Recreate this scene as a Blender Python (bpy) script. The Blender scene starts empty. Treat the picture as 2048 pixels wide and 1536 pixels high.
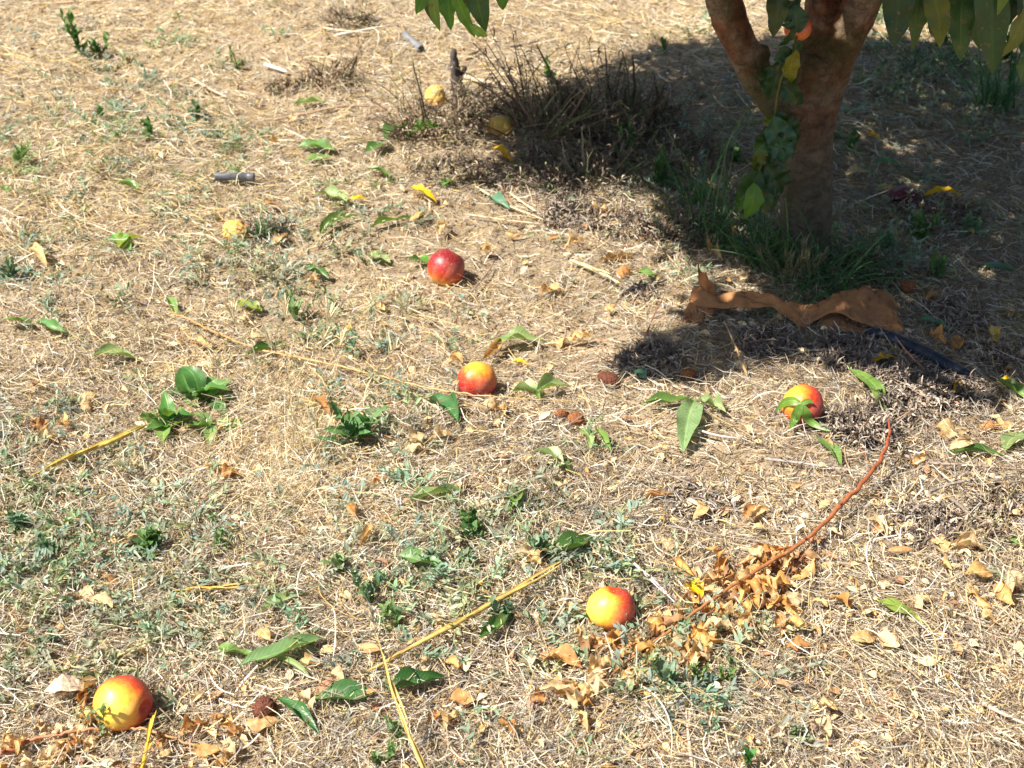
import bpy, math, random
import numpy as np
from mathutils import Vector, noise as mnoise
RNG = np.random.default_rng(7)
random.seed(7)
sc = bpy.context.scene
COL = sc.collection

# ---------------------------------------------------------------- camera, sky, sun
F, CX, CY, CH, PITCH = 2600.0, 1024.0, 768.0, 1.30, math.radians(32.7)
cam_d = bpy.data.cameras.new('camera'); cam = bpy.data.objects.new('camera', cam_d); COL.objects.link(cam)
cam.location = (0, 0, CH); cam.rotation_euler = (math.pi / 2 - PITCH, 0, 0)
cam_d.sensor_width = 36; cam_d.lens = 36 * F / 2048; cam_d.clip_start = 0.02; cam_d.clip_end = 2000
cam_d.dof.use_dof = True; cam_d.dof.focus_distance = 1.95; cam_d.dof.aperture_fstop = 9.0
sc.camera = cam
SUN = Vector((-0.56, -0.17, 0.82)).normalized()
w = bpy.data.worlds.new('World'); sc.world = w; w.use_nodes = True
nt = w.node_tree; nt.nodes.clear()
sky = nt.nodes.new('ShaderNodeTexSky'); sky.sky_type = 'NISHITA'; sky.sun_disc = False
sky.sun_elevation = math.asin(SUN.z); sky.sun_rotation = math.atan2(SUN.x, SUN.y) % (2 * math.pi)
bg = nt.nodes.new('ShaderNodeBackground'); bg.inputs[1].default_value = 0.065
wo = nt.nodes.new('ShaderNodeOutputWorld')
nt.links.new(sky.outputs[0], bg.inputs[0]); nt.links.new(bg.outputs[0], wo.inputs[0])
sl = bpy.data.lights.new('sun', 'SUN'); sl.energy = 5.0; sl.angle = math.radians(0.53); sl.color = (1.0, 0.95, 0.86)
so = bpy.data.objects.new('sun', sl); COL.objects.link(so); so.rotation_euler = SUN.to_track_quat('Z', 'Y').to_euler()
so.location = (-4, -1, 6)
vs = sc.view_settings; vs.view_transform = 'Standard'; vs.look = 'None'; vs.gamma = 1; vs.exposure = 0.97; vs.use_curve_mapping = False
sc.cycles.max_bounces = 6; sc.cycles.transparent_max_bounces = 4; sc.cycles.diffuse_bounces = 3

# ---------------------------------------------------------------- noise, terrain height, pixel -> place
_T = np.random.default_rng(3).random((256, 256))
def vn(x, y):
    x = np.asarray(x, float); y = np.asarray(y, float)
    xi = np.floor(x).astype(int); yi = np.floor(y).astype(int); fx = x - xi; fy = y - yi
    fx = fx * fx * (3 - 2 * fx); fy = fy * fy * (3 - 2 * fy)
    a = _T[xi & 255, yi & 255]; b = _T[(xi + 1) & 255, yi & 255]; c = _T[xi & 255, (yi + 1) & 255]; d = _T[(xi + 1) & 255, (yi + 1) & 255]
    return (a * (1 - fx) + b * fx) * (1 - fy) + (c * (1 - fx) + d * fx) * fy
def H(x, y):
    return (vn(x * 1.7 + 31, y * 1.7 + 5) - .5) * .050 + (vn(x * 6 + 9, y * 6 + 77) - .5) * .020 + (vn(x * 19, y * 19 + 40) - .5) * .009
CP, SP = math.cos(PITCH), math.sin(PITCH)
def ray(px, py):
    x = (px - CX) / F; y = -(py - CY) / F
    return np.array([x, y * SP + CP, y * CP - SP])
def G(px, py, off=0.0):
    d = ray(px, py); z = off
    for _ in range(8):
        t = (z - CH) / d[2]; p = np.array([0, 0, CH]) + d * t; z = float(H(p[0], p[1])) + off
    return p
def A(px, py, Y):
    d = ray(px, py); return np.array([0, 0, CH]) + d * (Y / d[1])
def proj(P):
    P = np.asarray(P, float); dx = P[..., 0]; dy = P[..., 1]; dz = P[..., 2] - CH
    dep = dy * CP - dz * SP; up = dy * SP + dz * CP
    return CX + F * dx / dep, CY - F * up / dep, dep
def depth(p): return p[1] * CP - (p[2] - CH) * SP
def mpp(p): return depth(p) / F          # metres per photo pixel at p

# ---------------------------------------------------------------- mesh helpers
def nrm(v): return v / (np.linalg.norm(v, axis=-1, keepdims=True) + 1e-12)
class MB:
    def __init__(s): s.V = []; s.Q = []; s.C = []; s.L = []; s.n = 0
    def add(s, V, Q, C, L=None):
        V = np.asarray(V, float).reshape(-1, 3); C = np.asarray(C, float)
        if C.ndim == 1: C = np.repeat(C[None, :3], len(V), 0)
        s.V.append(V); s.Q.append(np.asarray(Q).reshape(-1, 4) + s.n); s.C.append(C[:, :3])
        s.L.append(np.zeros((len(V), 3)) + .5 if L is None else L); s.n += len(V)
    def build(s, name, mat, parent=None, smooth=True, **tags):
        V = np.concatenate(s.V); Q = np.concatenate(s.Q); C = np.concatenate(s.C); L = np.concatenate(s.L)
        loc = np.zeros(3)
        if parent is None and s.n < 200000:
            loc = np.array([V[:, 0].mean(), V[:, 1].mean(), V[:, 2].min()])
        elif parent is not None: loc = np.array(parent.location)
        me = bpy.data.meshes.new(name); me.vertices.add(len(V)); me.vertices.foreach_set('co', (V - loc).astype('f').ravel())
        me.loops.add(len(Q) * 4); me.loops.foreach_set('vertex_index', Q.astype('i').ravel())
        me.polygons.add(len(Q)); me.polygons.foreach_set('loop_start', (np.arange(len(Q)) * 4).astype('i'))
        me.polygons.foreach_set('use_smooth', np.full(len(Q), smooth))
        for nm, D in (('Col', C), ('Luv', L)):
            a = me.attributes.new(nm, 'FLOAT_COLOR', 'POINT'); a.data.foreach_set('color', np.c_[D, np.ones(len(D))].astype('f').ravel())
        me.update(calc_edges=True); me.validate()
        me.materials.append(mat); o = bpy.data.objects.new(name, me); COL.objects.link(o)
        if parent is None: o.location = loc
        else: o.parent = parent
        for k, v in tags.items(): o[k] = v
        return o
def thing(name, loc, label, cat, group=None):
    o = bpy.data.objects.new(name, None); o.empty_display_size = .05; COL.objects.link(o); o.location = tuple(loc)
    o['label'] = label; o['category'] = cat
    if group: o['group'] = group
    return o
def catmull(P, n):
    P = np.asarray(P, float); k = len(P)
    if k < 3: t = np.linspace(0, 1, n)[:, None]; return P[0] * (1 - t) + P[-1] * t
    E = np.vstack([2 * P[0] - P[1], P, 2 * P[-1] - P[-2]]); out = []
    for t in np.linspace(0, k - 1 - 1e-9, n):
        i = int(t); f = t - i; a, b, c, d = E[i:i + 4]
        out.append(.5 * (2 * b + (c - a) * f + (2 * a - 5 * b + 4 * c - d) * f * f + (3 * b - a - 3 * c + d) * f ** 3))
    return np.array(out)
def tube(mb, P, R, col, n=7, seg=24, wob=0.0, jit=0.0, col2=None):
    """swept tube, radii R interpolated along P; closed by shrinking ends"""
    P = catmull(P, seg); t = np.linspace(0, 1, seg); R = np.interp(t, np.linspace(0, 1, len(R)), R)
    if jit: P = P + (RNG.random(P.shape) - .5) * jit
    T = nrm(np.gradient(P, axis=0)); u = np.array([0.13, 0.2, 1.0]) if abs(T[0][2]) < .9 else np.array([1.0, .1, 0])
    U = nrm(np.cross(T, u)); W = np.cross(T, U); a = np.linspace(0, 2 * np.pi, n, endpoint=False)
    rr = R[:, None] * (1 + wob * (RNG.random((seg, n)) - .5)); rr[0] *= .3; rr[-1] *= .3
    V = P[:, None] + (U[:, None] * np.cos(a)[None, :, None] + W[:, None] * np.sin(a)[None, :, None]) * rr[..., None]
    i = np.arange(seg - 1)[:, None] * n; j = np.arange(n)[None]; j2 = (j + 1) % n
    Q = np.stack([i + j, i + j2, i + n + j2, i + n + j], -1).reshape(-1, 4)
    if n % 2 == 0:
        k = np.arange(n // 2 - 1); cap = np.stack([k, n - 1 - k, n - 2 - k, k + 1], -1); Q = np.concatenate([Q, cap, cap[:, ::-1] + (seg - 1) * n])
    c0 = np.array(col, float); C = c0[None] if col2 is None else c0 * (1 - t[:, None]) + np.array(col2, float) * t[:, None]
    C = np.repeat(np.broadcast_to(C, (seg, 3)), n, 0) * (0.9 + .2 * RNG.random((seg * n, 1)))
    mb.add(V, Q, C)
    return P
def ribbons(mb, P, W, C, roll=None, taper=None):
    """P (N,K,3) centre lines, W (N,) widths, C (N,3)"""
    N, K, _ = P.shape
    T = nrm(np.gradient(P, axis=1)) if K > 1 else P
    if roll is None: roll = (RNG.random(N) - .5) * 2.2
    up = np.array([0, 0, 1.0]) + .01; S = nrm(np.cross(T, np.broadcast_to(up, T.shape))); B = np.cross(S, T)
    cr, sr = np.cos(roll)[:, None, None], np.sin(roll)[:, None, None]; S = S * cr + B * sr
    tp = np.ones(K) if taper is None else np.asarray(taper)
    off = S * (W[:, None] * tp[None])[..., None] * .5
    V = np.stack([P - off, P + off], 2).reshape(N * K * 2, 3)
    b = (np.arange(N) * K * 2)[:, None] + (np.arange(K - 1) * 2)[None]
    Q = np.stack([b, b + 1, b + 3, b + 2], -1).reshape(-1, 4)
    mb.add(V, Q, np.repeat(C, K * 2, 0))
def leaves(mb, base, tip, wid, col, up=None, arch=.1, droop=0., fold=.25, wave=0., curl=0., twist=0., roll=0., nu=10, nv=4, sway=0., shape=.85, freq=3., rough=0.):
    """lance-shaped leaf blades. base, tip (N,3); everything else scalar or (N,)"""
    base = np.atleast_2d(np.asarray(base, float)); tip = np.atleast_2d(np.asarray(tip, float)); N = len(base)
    S = lambda a: np.broadcast_to(np.asarray(a, float), (N,))[:, None, None]
    D = tip - base; L = np.linalg.norm(D, axis=1); D = nrm(D)
    up = np.broadcast_to(np.array([0, 0, 1.0]) if up is None else up, D.shape); up = up + np.array([.013, .007, 0])
    X = nrm(np.cross(D, up)); Z = np.cross(X, D)
    r = S(roll)[:, :, 0]; X, Z = X * np.cos(r) + Z * np.sin(r), Z * np.cos(r) - X * np.sin(r)
    u = np.linspace(0, 1, nu + 1)[None, :, None]; v = np.linspace(-1, 1, nv + 1)[None, None, :]
    Ls = L[:, None, None]; hw = S(wid) * .5 * np.clip(np.sin(np.pi * np.clip(u, 0, 1) ** shape), 0, 1) ** .85 + 0.0006
    ph = RNG.random((N, 1, 1)) * 6.28
    ang = S(twist) * (u - .3)
    z = S(arch) * 4 * u * (1 - u) * Ls - S(droop) * u * u * Ls
    sx = S(sway) * np.sin(np.pi * u) * Ls
    cv = S(curl) * v; lat = np.where(np.abs(S(curl)) > .01, np.sin(cv) / np.where(np.abs(S(curl)) > .01, S(curl), 1), v) * hw
    h = S(fold) * np.abs(v) * hw + S(wave) * np.sin(freq * 6.28 * u + ph + (v > 0) * 1.3) * v * v * hw + (1 - np.cos(cv)) / np.where(np.abs(S(curl)) > .01, S(curl), 1) * hw
    if rough: h = h + (RNG.random(h.shape) - .5) * rough * hw; z = z + (RNG.random((N, nu + 1, 1)) - .5) * rough * .5 * hw.max(axis=1, keepdims=True)
    la = lat * np.cos(ang) - h * np.sin(ang); hh = lat * np.sin(ang) + h * np.cos(ang)
    V = base[:, None, None] + D[:, None, None] * (u * Ls)[..., None] + X[:, None, None] * (la + sx)[..., None] + Z[:, None, None] * (hh + z)[..., None]
    m = (nu + 1) * (nv + 1); V = V.reshape(N * m, 3)
    i = np.arange(nu)[:, None] * (nv + 1) + np.arange(nv)[None]
    q = np.stack([i, i + 1, i + nv + 2, i + nv + 1], -1).reshape(1, -1, 4) + (np.arange(N) * m)[:, None, None]
    col = np.atleast_2d(col); col = np.broadcast_to(col, (N, 3))
    uu = np.broadcast_to(u, (N, nu + 1, nv + 1)); vv = np.broadcast_to(v * .5 + .5, (N, nu + 1, nv + 1)); rr = np.broadcast_to(RNG.random((N, 1, 1)), uu.shape)
    mb.add(V, q.reshape(-1, 4), np.repeat(col, m, 0), np.stack([uu, vv, rr], -1).reshape(-1, 3))

# ---------------------------------------------------------------- materials
def newmat(name):
    m = bpy.data.materials.new(name); m.use_nodes = True; n = m.node_tree; n.nodes.clear()
    return m, n, n.nodes.new, n.links.new
def ramp(N, stops):
    r = N('ShaderNodeValToRGB'); e = r.color_ramp.elements
    while len(e) > 1: e.remove(e[-1])
    e[0].position = stops[0][0]; e[0].color = (*stops[0][1], 1)
    for p, c in stops[1:]:
        x = e.new(p); x.color = (*c, 1)
    return r
def nz(N, L, scale, detail=4, vec=None, rough=.55, dist=0):
    t = N('ShaderNodeTexNoise'); t.inputs['Scale'].default_value = scale; t.inputs['Detail'].default_value = detail
    t.inputs['Roughness'].default_value = rough; t.inputs['Distortion'].default_value = dist
    if vec is not None: L(vec, t.inputs['Vector'])
    return t
def mixc(N, L, a, b, f, mode='MIX'):
    m = N('ShaderNodeMix'); m.data_type = 'RGBA'; m.blend_type = mode
    for s, i in ((f, 0), (a, 6), (b, 7)):
        if isinstance(s, (int, float)): m.inputs[i].default_value = s
        elif isinstance(s, tuple): m.inputs[i].default_value = (*s, 1)
        else: L(s, m.inputs[i])
    return m.outputs[2]
def math_(N, L, op, a, b=0.0, c=None):
    m = N('ShaderNodeMath'); m.operation = op
    for i, s in enumerate((a, b) if c is None else (a, b, c)):
        if isinstance(s, (int, float)): m.inputs[i].default_value = s
        else: L(s, m.inputs[i])
    return m.outputs[0]
def attr(N, name): a = N('ShaderNodeAttribute'); a.attribute_name = name; return a
def bump(N, L, h, s, d): b = N('ShaderNodeBump'); b.inputs['Strength'].default_value = s; b.inputs['Distance'].default_value = d; L(h, b.inputs['Height']); return b.outputs[0]
def obj_vec(N): return N('ShaderNodeTexCoord').outputs['Object']
def finish(N, L, col, rough, spec=.3, transl=0., tcol=None, normal=None):
    p = N('ShaderNodeBsdfPrincipled')
    if isinstance(col, tuple): p.inputs['Base Color'].default_value = (*col, 1)
    else: L(col, p.inputs['Base Color'])
    if isinstance(rough, (int, float)): p.inputs['Roughness'].default_value = rough
    else: L(rough, p.inputs['Roughness'])
    p.inputs['Specular IOR Level'].default_value = spec
    if normal is not None: L(normal, p.inputs['Normal'])
    o = N('ShaderNodeOutputMaterial')
    if transl:
        t = N('ShaderNodeBsdfTranslucent'); L(tcol if tcol is not None else col, t.inputs[0])
        mx = N('ShaderNodeMixShader'); mx.inputs[0].default_value = transl
        L(p.outputs[0], mx.inputs[1]); L(t.outputs[0], mx.inputs[2]); L(mx.outputs[0], o.inputs[0])
    else: L(p.outputs[0], o.inputs[0])
    return p

def mat_plain(name, rough=.6, spec=.25, transl=0., nscale=90, namt=.25, bmp=0.):
    m, n, N, L = newmat(name); t = nz(N, L, nscale, 4, obj_vec(N))
    g = ramp(N, [(.3, (1 - namt,) * 3), (.7, (1 + namt * .6,) * 3)]); L(t.outputs[0], g.inputs[0])
    c = mixc(N, L, attr(N, 'Col').outputs[0], g.outputs[0], 1.0, 'MULTIPLY')
    finish(N, L, c, rough, spec, transl, normal=bump(N, L, t.outputs[0], bmp, .003) if bmp else None); return m
def mat_leaf(name, rough=.4, spec=.45, transl=.3, vein=1.35, dry=False, tt=(1.2, 1.25, .5)):
    m, n, N, L = newmat(name); lu = attr(N, 'Luv'); s = N('ShaderNodeSeparateColor'); L(lu.outputs[0], s.inputs[0])
    av = math_(N, L, 'ABSOLUTE', math_(N, L, 'SUBTRACT', s.outputs[1], .5))           # 0 on midrib .. .5 on edge
    mid = ramp(N, [(0, (1,) * 3), (.045, (.5,) * 3), (.07, (0,) * 3)]); L(av, mid.inputs[0])
    w_ = math_(N, L, 'SINE', math_(N, L, 'MULTIPLY', math_(N, L, 'SUBTRACT', s.outputs[0], math_(N, L, 'MULTIPLY', av, .33)), 95.))
    vr = ramp(N, [(.80, (0,) * 3), (1., (.55,) * 3)]); L(w_, vr.inputs[0])
    vv = math_(N, L, 'MAXIMUM', mid.outputs[0], vr.outputs[0])
    t = nz(N, L, 45 if not dry else 110, 5, obj_vec(N)); g = ramp(N, [(.3, (.72, .76, .72) if not dry else (.6, .52, .45)), (.7, (1.2, 1.16, 1.1))]); L(t.outputs[0], g.inputs[0])
    c = mixc(N, L, attr(N, 'Col').outputs[0], g.outputs[0], 1., 'MULTIPLY')
    c2 = mixc(N, L, c, (vein, vein * .97, vein * .9), 1., 'MULTIPLY')
    c = mixc(N, L, c, c2, vv)
    if not dry:   # a few brown blemishes
        t2 = nz(N, L, 75, 3, obj_vec(N)); r2 = ramp(N, [(.62, (0,) * 3), (.67, (1,) * 3)]); L(t2.outputs[0], r2.inputs[0])
        c = mixc(N, L, c, (.22, .13, .05), math_(N, L, 'MULTIPLY', r2.outputs[0], .6))
    hgt = math_(N, L, 'ADD', math_(N, L, 'MULTIPLY', vv, -1.), math_(N, L, 'MULTIPLY', t.outputs[0], 1.5 if not dry else 4.))
    finish(N, L, c, rough, spec, transl, mixc(N, L, c, tt, 1., 'MULTIPLY'), bump(N, L, hgt, .35, .0012)); return m
M_straw = mat_plain('straw', .55, .3, .18, 160, .3)
M_crumb = mat_plain('litter_crumbs', .85, .1, 0, 260, .4)
M_weed = mat_leaf('small_weed_leaf', .55, .3, .25)
M_leaf = mat_leaf('peach_leaf', .38, .5, .28, 1.5)
M_dark = mat_leaf('crown_leaf', .36, .4, .13)
M_dry = mat_leaf('dry_leaf', .6, .25, .3, 1.15, True, (1.1, .95, .7))
M_blade = mat_plain('grass_blade', .45, .35, .3, 60, .2)
M_stalk = mat_plain('dead_stalk', .8, .15, 0, 220, .45, .4)
M_twig = mat_plain('twig_bark', .45, .4, 0, 150, .3, .35)
M_reed = mat_plain('dry_reed', .5, .35, .1, 60, .4, .35)

def mat_soil():
    m, n, N, L = newmat('dry_soil'); v = obj_vec(N)
    a = nz(N, L, 3., 6, v, .6); b = nz(N, L, 38, 8, v, .7); c = nz(N, L, 260, 4, v, .7)
    r = ramp(N, [(.25, (.22, .155, .11)), (.42, (.38, .30, .20)), (.6, (.50, .405, .285)), (.8, (.63, .53, .385))]); L(b.outputs[0], r.inputs[0])
    r2 = ramp(N, [(.3, (.82, .78, .74)), (.7, (1.12, 1.05, .96))]); L(a.outputs[0], r2.inputs[0])
    r3 = ramp(N, [(.3, (.65,) * 3), (.65, (1.15,) * 3)]); L(c.outputs[0], r3.inputs[0])
    col = mixc(N, L, mixc(N, L, r.outputs[0], r2.outputs[0], 1., 'MULTIPLY'), r3.outputs[0], 1., 'MULTIPLY')
    h = math_(N, L, 'ADD', b.outputs[0], math_(N, L, 'MULTIPLY', c.outputs[0], .35))
    finish(N, L, col, .95, .1, normal=bump(N, L, h, .9, .012)); return m
M_soil = mat_soil()

def mat_bark():
    m, n, N, L = newmat('peach_bark'); tc = N('ShaderNodeTexCoord'); mp = N('ShaderNodeMapping'); mp.inputs['Scale'].default_value = (1, 1, 1.5); L(tc.outputs['Object'], mp.inputs[0]); v = tc.outputs['Object']
    a = nz(N, L, 9, 5, v, .6, .4); b = nz(N, L, 42, 6, mp.outputs[0], .7, .6); c = nz(N, L, 5, 3, v, .5)
    r = ramp(N, [(.28, (.05, .020, .014)), (.40, (.15, .045, .022)), (.52, (.22, .095, .05)), (.64, (.30, .215, .15)), (.78, (.16, .12, .09))]); L(a.outputs[0], r.inputs[0])
    r2 = ramp(N, [(.32, (.35, .33, .32)), (.5, (.95,) * 3), (.7, (1.35, 1.25, 1.15))]); L(b.outputs[0], r2.inputs[0])
    col = mixc(N, L, r.outputs[0], r2.outputs[0], 1., 'MULTIPLY')
    sz = N('ShaderNodeSeparateXYZ'); L(v, sz.inputs[0])
    low = N('ShaderNodeMapRange'); low.inputs[1].default_value = .46; low.inputs[2].default_value = .18; L(sz.outputs[2], low.inputs[0])
    col = mixc(N, L, col, mixc(N, L, (.115, .11, .08), r2.outputs[0], 1., 'MULTIPLY'), math_(N, L, 'MULTIPLY', low.outputs[0], .9))
    mo = ramp(N, [(.5, (0,) * 3), (.62, (1,) * 3)]); L(c.outputs[0], mo.inputs[0])
    col = mixc(N, L, col, (.055, .075, .025), math_(N, L, 'MULTIPLY', mo.outputs[0], .75))
    vo = N('ShaderNodeTexVoronoi'); vo.feature = 'DISTANCE_TO_EDGE'; mp2 = N('ShaderNodeMapping'); mp2.inputs['Scale'].default_value = (1.6, 1.6, .55); wv = N('ShaderNodeVectorMath'); L(b.outputs['Color'], wv.inputs[0]); wv.operation = 'MULTIPLY_ADD'; wv.inputs[1].default_value = (.03,) * 3; L(v, wv.inputs[2]); L(wv.outputs[0], mp2.inputs[0]); L(mp2.outputs[0], vo.inputs[0]); vo.inputs['Scale'].default_value = 34
    cr_ = ramp(N, [(0, (0,) * 3), (.09, (1,) * 3)]); L(vo.outputs[0], cr_.inputs[0]); col = mixc(N, L, mixc(N, L, col, (.86, .84, .8), 1., 'MULTIPLY'), col, cr_.outputs[0])
    hh = math_(N, L, 'ADD', b.outputs[0], math_(N, L, 'MULTIPLY', cr_.outputs[0], .06))
    finish(N, L, col, .6, .3, normal=bump(N, L, hh, 1., .012)); return m
M_bark = mat_bark()

def mat_fruit(i, ydir, stops, warp=.55, scars=0., bias=0., streak=None, rough=.43, pits=0.):
    """skin: colour by how far the skin point is from the pale cheek, warped by noise"""
    m, n, N, L = newmat('nectarine_skin_%d' % i); v = obj_vec(N)
    nv = N('ShaderNodeVectorMath'); nv.operation = 'NORMALIZE'; L(v, nv.inputs[0])
    d = N('ShaderNodeVectorMath'); d.operation = 'DOT_PRODUCT'; L(nv.outputs[0], d.inputs[0]); d.inputs[1].default_value = Vector(ydir).normalized()
    t = nz(N, L, 30, 7, v, .7, .8); t1 = nz(N, L, 150, 3, v, .6)
    f = math_(N, L, 'ADD', d.outputs['Value'], math_(N, L, 'MULTIPLY', math_(N, L, 'SUBTRACT', t.outputs[0], .5), warp))
    f = math_(N, L, 'ADD', f, math_(N, L, 'MULTIPLY', math_(N, L, 'SUBTRACT', t1.outputs[0], .5), .5))
    f = math_(N, L, 'MULTIPLY_ADD', f, .5, .5 + bias); r = ramp(N, stops); L(f, r.inputs[0]); col = r.outputs[0]
    vo = N('ShaderNodeTexVoronoi'); vo.inputs['Scale'].default_value = 330; L(v, vo.inputs[0])
    sp = ramp(N, [(.12, (1,) * 3), (.26, (0,) * 3)]); L(vo.outputs[0], sp.inputs[0])
    col = mixc(N, L, col, (.85, .5, .18), math_(N, L, 'MULTIPLY', sp.outputs[0], .55))
    if scars:
        s1 = nz(N, L, 55, 3, v, .6, 2.5); s2 = nz(N, L, 22, 2, v)
        sr = ramp(N, [(.47, (0,) * 3), (.495, (1,) * 3), (.52, (0,) * 3)]); L(s1.outputs[0], sr.inputs[0])
        sm = ramp(N, [(.52, (0,) * 3), (.6, (1,) * 3)]); L(s2.outputs[0], sm.inputs[0])
        col = mixc(N, L, col, (.42, .22, .08), math_(N, L, 'MULTIPLY', math_(N, L, 'MULTIPLY', sr.outputs[0], sm.outputs[0]), scars))
    hh = t1.outputs[0]
    if pits:
        p1 = nz(N, L, 95, 5, v, .7, .6); pr = ramp(N, [(.42, (1,) * 3), (.56, (0,) * 3)]); L(p1.outputs[0], pr.inputs[0])
        col = mixc(N, L, col, (.66, .48, .24), math_(N, L, 'MULTIPLY', pr.outputs[0], pits)); hh = p1.outputs[0]
    du = nz(N, L, 14, 5, v, .75); dr = ramp(N, [(.5, (0,) * 3), (.72, (.28,) * 3)]); L(du.outputs[0], dr.inputs[0]); col = mixc(N, L, col, (.62, .44, .30), dr.outputs[0])
    finish(N, L, col, rough, .5, normal=bump(N, L, hh, .16 if not pits else .9, .0015 if not pits else .006)); return m

def mat_solid(name, col, rough, spec=.4, scale=60, amt=.3, bmp=.3, bd=.002, dist=0., dirt=None):
    m, n, N, L = newmat(name); v = obj_vec(N); t = nz(N, L, scale, 6, v, .65, dist)
    g = ramp(N, [(.3, tuple(x * (1 - amt) for x in col)), (.7, tuple(min(1, x * (1 + amt)) for x in col))]); L(t.outputs[0], g.inputs[0]); c = g.outputs[0]
    if dirt:
        t2 = nz(N, L, scale * .4, 5, v, .7); r2 = ramp(N, [(.5, (0,) * 3), (.66, (1,) * 3)]); L(t2.outputs[0], r2.inputs[0]); c = mixc(N, L, c, dirt, math_(N, L, 'MULTIPLY', r2.outputs[0], .6))
    finish(N, L, c, rough, spec, normal=bump(N, L, t.outputs[0], bmp, bd)); return m
M_pit = mat_solid('peach_stone', (.20, .075, .045), .8, .15, 190, .6, 1., .006, 1.2)
M_pit2 = mat_solid('peach_stone_rusty', (.36, .14, .06), .8, .15, 190, .6, 1., .006, 1.2)
M_card = mat_solid('brown_sheet', (.44, .20, .08), .8, .2, 30, .28, .6, .006, 1.5, (.27, .13, .07))
M_pipe = mat_solid('black_pipe', (.11, .115, .13), .45, .5, 90, .35, .3, .001, 0, (.22, .19, .16))
M_pipe2 = mat_solid('blue_black_pipe', (.018, .028, .05), .55, .35, 60, .4, .3, .002, 0, (.10, .09, .085))
M_white = mat_solid('pale_scrap', (.78, .75, .70), .6, .3, 80, .15, .3, .001)

# ---------------------------------------------------------------- ground
fx = np.arange(-3.2, 3.2001, .016); fy = np.arange(.3, 6.6, .016)
def outer(a, far, n=16): return a + np.sign(far - a) * (np.geomspace(.03, abs(far - a), n))
gx = np.concatenate([outer(fx[0], -400)[::-1], fx, outer(fx[-1], 400)]); gy = np.concatenate([outer(fy[0], -400)[::-1], fy, outer(fy[-1], 400)])
X, Y = np.meshgrid(gx, gy, indexing='ij'); Zg = H(X, Y) + (vn(X * 55, Y * 55) - .5) * .004
ny = len(gy); i = np.arange(len(gx) - 1)[:, None] * ny + np.arange(ny - 1)[None]
g = MB(); g.add(np.stack([X, Y, Zg], -1), np.stack([i, i + ny, i + ny + 1, i + 1], -1), (.4, .3, .2)); g.build('ground', M_soil, kind='structure')

# ---------------------------------------------------------------- straw and crumbs over the ground
def blob(px, py, lst):
    o = np.zeros_like(px)
    for (x, y, rx, ry, a) in lst: o += a * np.exp(-((px - x) / rx) ** 2 - ((py - y) / ry) ** 2)
    return o
BARE = [(560, 140, 90, 45, .8), (980, 130, 90, 35, .9), (1350, 900, 120, 55, .7), (1180, 700, 200, 60, .25), (230, 1230, 80, 40, .4), (1980, 1440, 90, 60, .5), (400, 130, 80, 30, .5)]
GOLD = [(1024, 100, 1600, 260, .4), (200, 60, 420, 170, .8), (150, 400, 380, 120, 1.), (420, 700, 420, 120, .5), (600, 900, 140, 150, .9), (1300, 60, 300, 80, .6), (750, 600, 130, 70, .7)]
def scatter(n, y0=.8, y1=6.6):
    out = []
    while sum(map(len, out)) < n:
        k = n * 3; y = RNG.uniform(y0, y1, k); x = RNG.uniform(-4.2, 4.2, k)
        dens = np.minimum(1, (1.5 / y) ** 2); ok = (np.abs(x) < .62 + .53 * y) & (RNG.random(k) < dens)
        out.append(np.c_[x[ok], y[ok]])
    return np.concatenate(out)[:n]
PAL = np.array([(.76, .66, .46), (.69, .52, .23), (.55, .42, .26), (.32, .215, .13), (.47, .42, .36), (.16, .12, .09), (.86, .81, .67), (.52, .30, .12)])
def pick(px, py):
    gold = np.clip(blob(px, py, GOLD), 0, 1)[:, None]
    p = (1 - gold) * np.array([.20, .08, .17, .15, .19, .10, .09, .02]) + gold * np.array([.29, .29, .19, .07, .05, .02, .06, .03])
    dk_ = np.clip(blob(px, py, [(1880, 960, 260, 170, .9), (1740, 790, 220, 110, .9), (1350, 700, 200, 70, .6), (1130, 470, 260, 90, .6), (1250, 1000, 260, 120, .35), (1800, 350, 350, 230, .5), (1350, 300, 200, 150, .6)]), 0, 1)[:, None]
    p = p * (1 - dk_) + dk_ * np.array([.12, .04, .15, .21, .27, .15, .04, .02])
    c = np.cumsum(p, 1); r = RNG.random(len(px))[:, None] * c[:, -1:]; k = (r > c).sum(1)
    return PAL[k] * (.78 + .4 * RNG.random((len(px), 1))) * (1 + .06 * (RNG.random((len(px), 3)) - .5))
def field(x, y): return vn(x * 2.3 + 50, y * 2.3 + 11) * 9 + vn(x * 7, y * 7) * 3
# long stems
mb = MB(); n = 125000; q = scatter(n); x, y = q.T; px, py, _ = proj(np.c_[x, y, x * 0])
ok = RNG.random(n) > .85 * np.clip(blob(px, py, BARE), 0, 1); x, y, px, py = x[ok], y[ok], px[ok], py[ok]; n = len(x)
patch = vn(x * 2.6 + 7, y * 2.6 + 3); ok = RNG.random(n) < np.clip(.25 + 1.6 * patch, .3, 1); x, y, px, py = x[ok], y[ok], px[ok], py[ok]; n = len(x)
sc_ = np.maximum(1, y / 2.1) ** .6; Ln = RNG.gamma(3.2, .012, n) + .010; th = field(x, y) + RNG.normal(0, .75, n); K = 5; bend = RNG.normal(0, .9, n)
s = np.linspace(-.5, .5, K)[None]; a = th[:, None] + bend[:, None] * s; dx = np.cumsum(np.cos(a), 1) * (Ln / K)[:, None]; dy = np.cumsum(np.sin(a), 1) * (Ln / K)[:, None]
X = x[:, None] + dx - dx.mean(1, keepdims=True); Y = y[:, None] + dy - dy.mean(1, keepdims=True)
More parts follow.
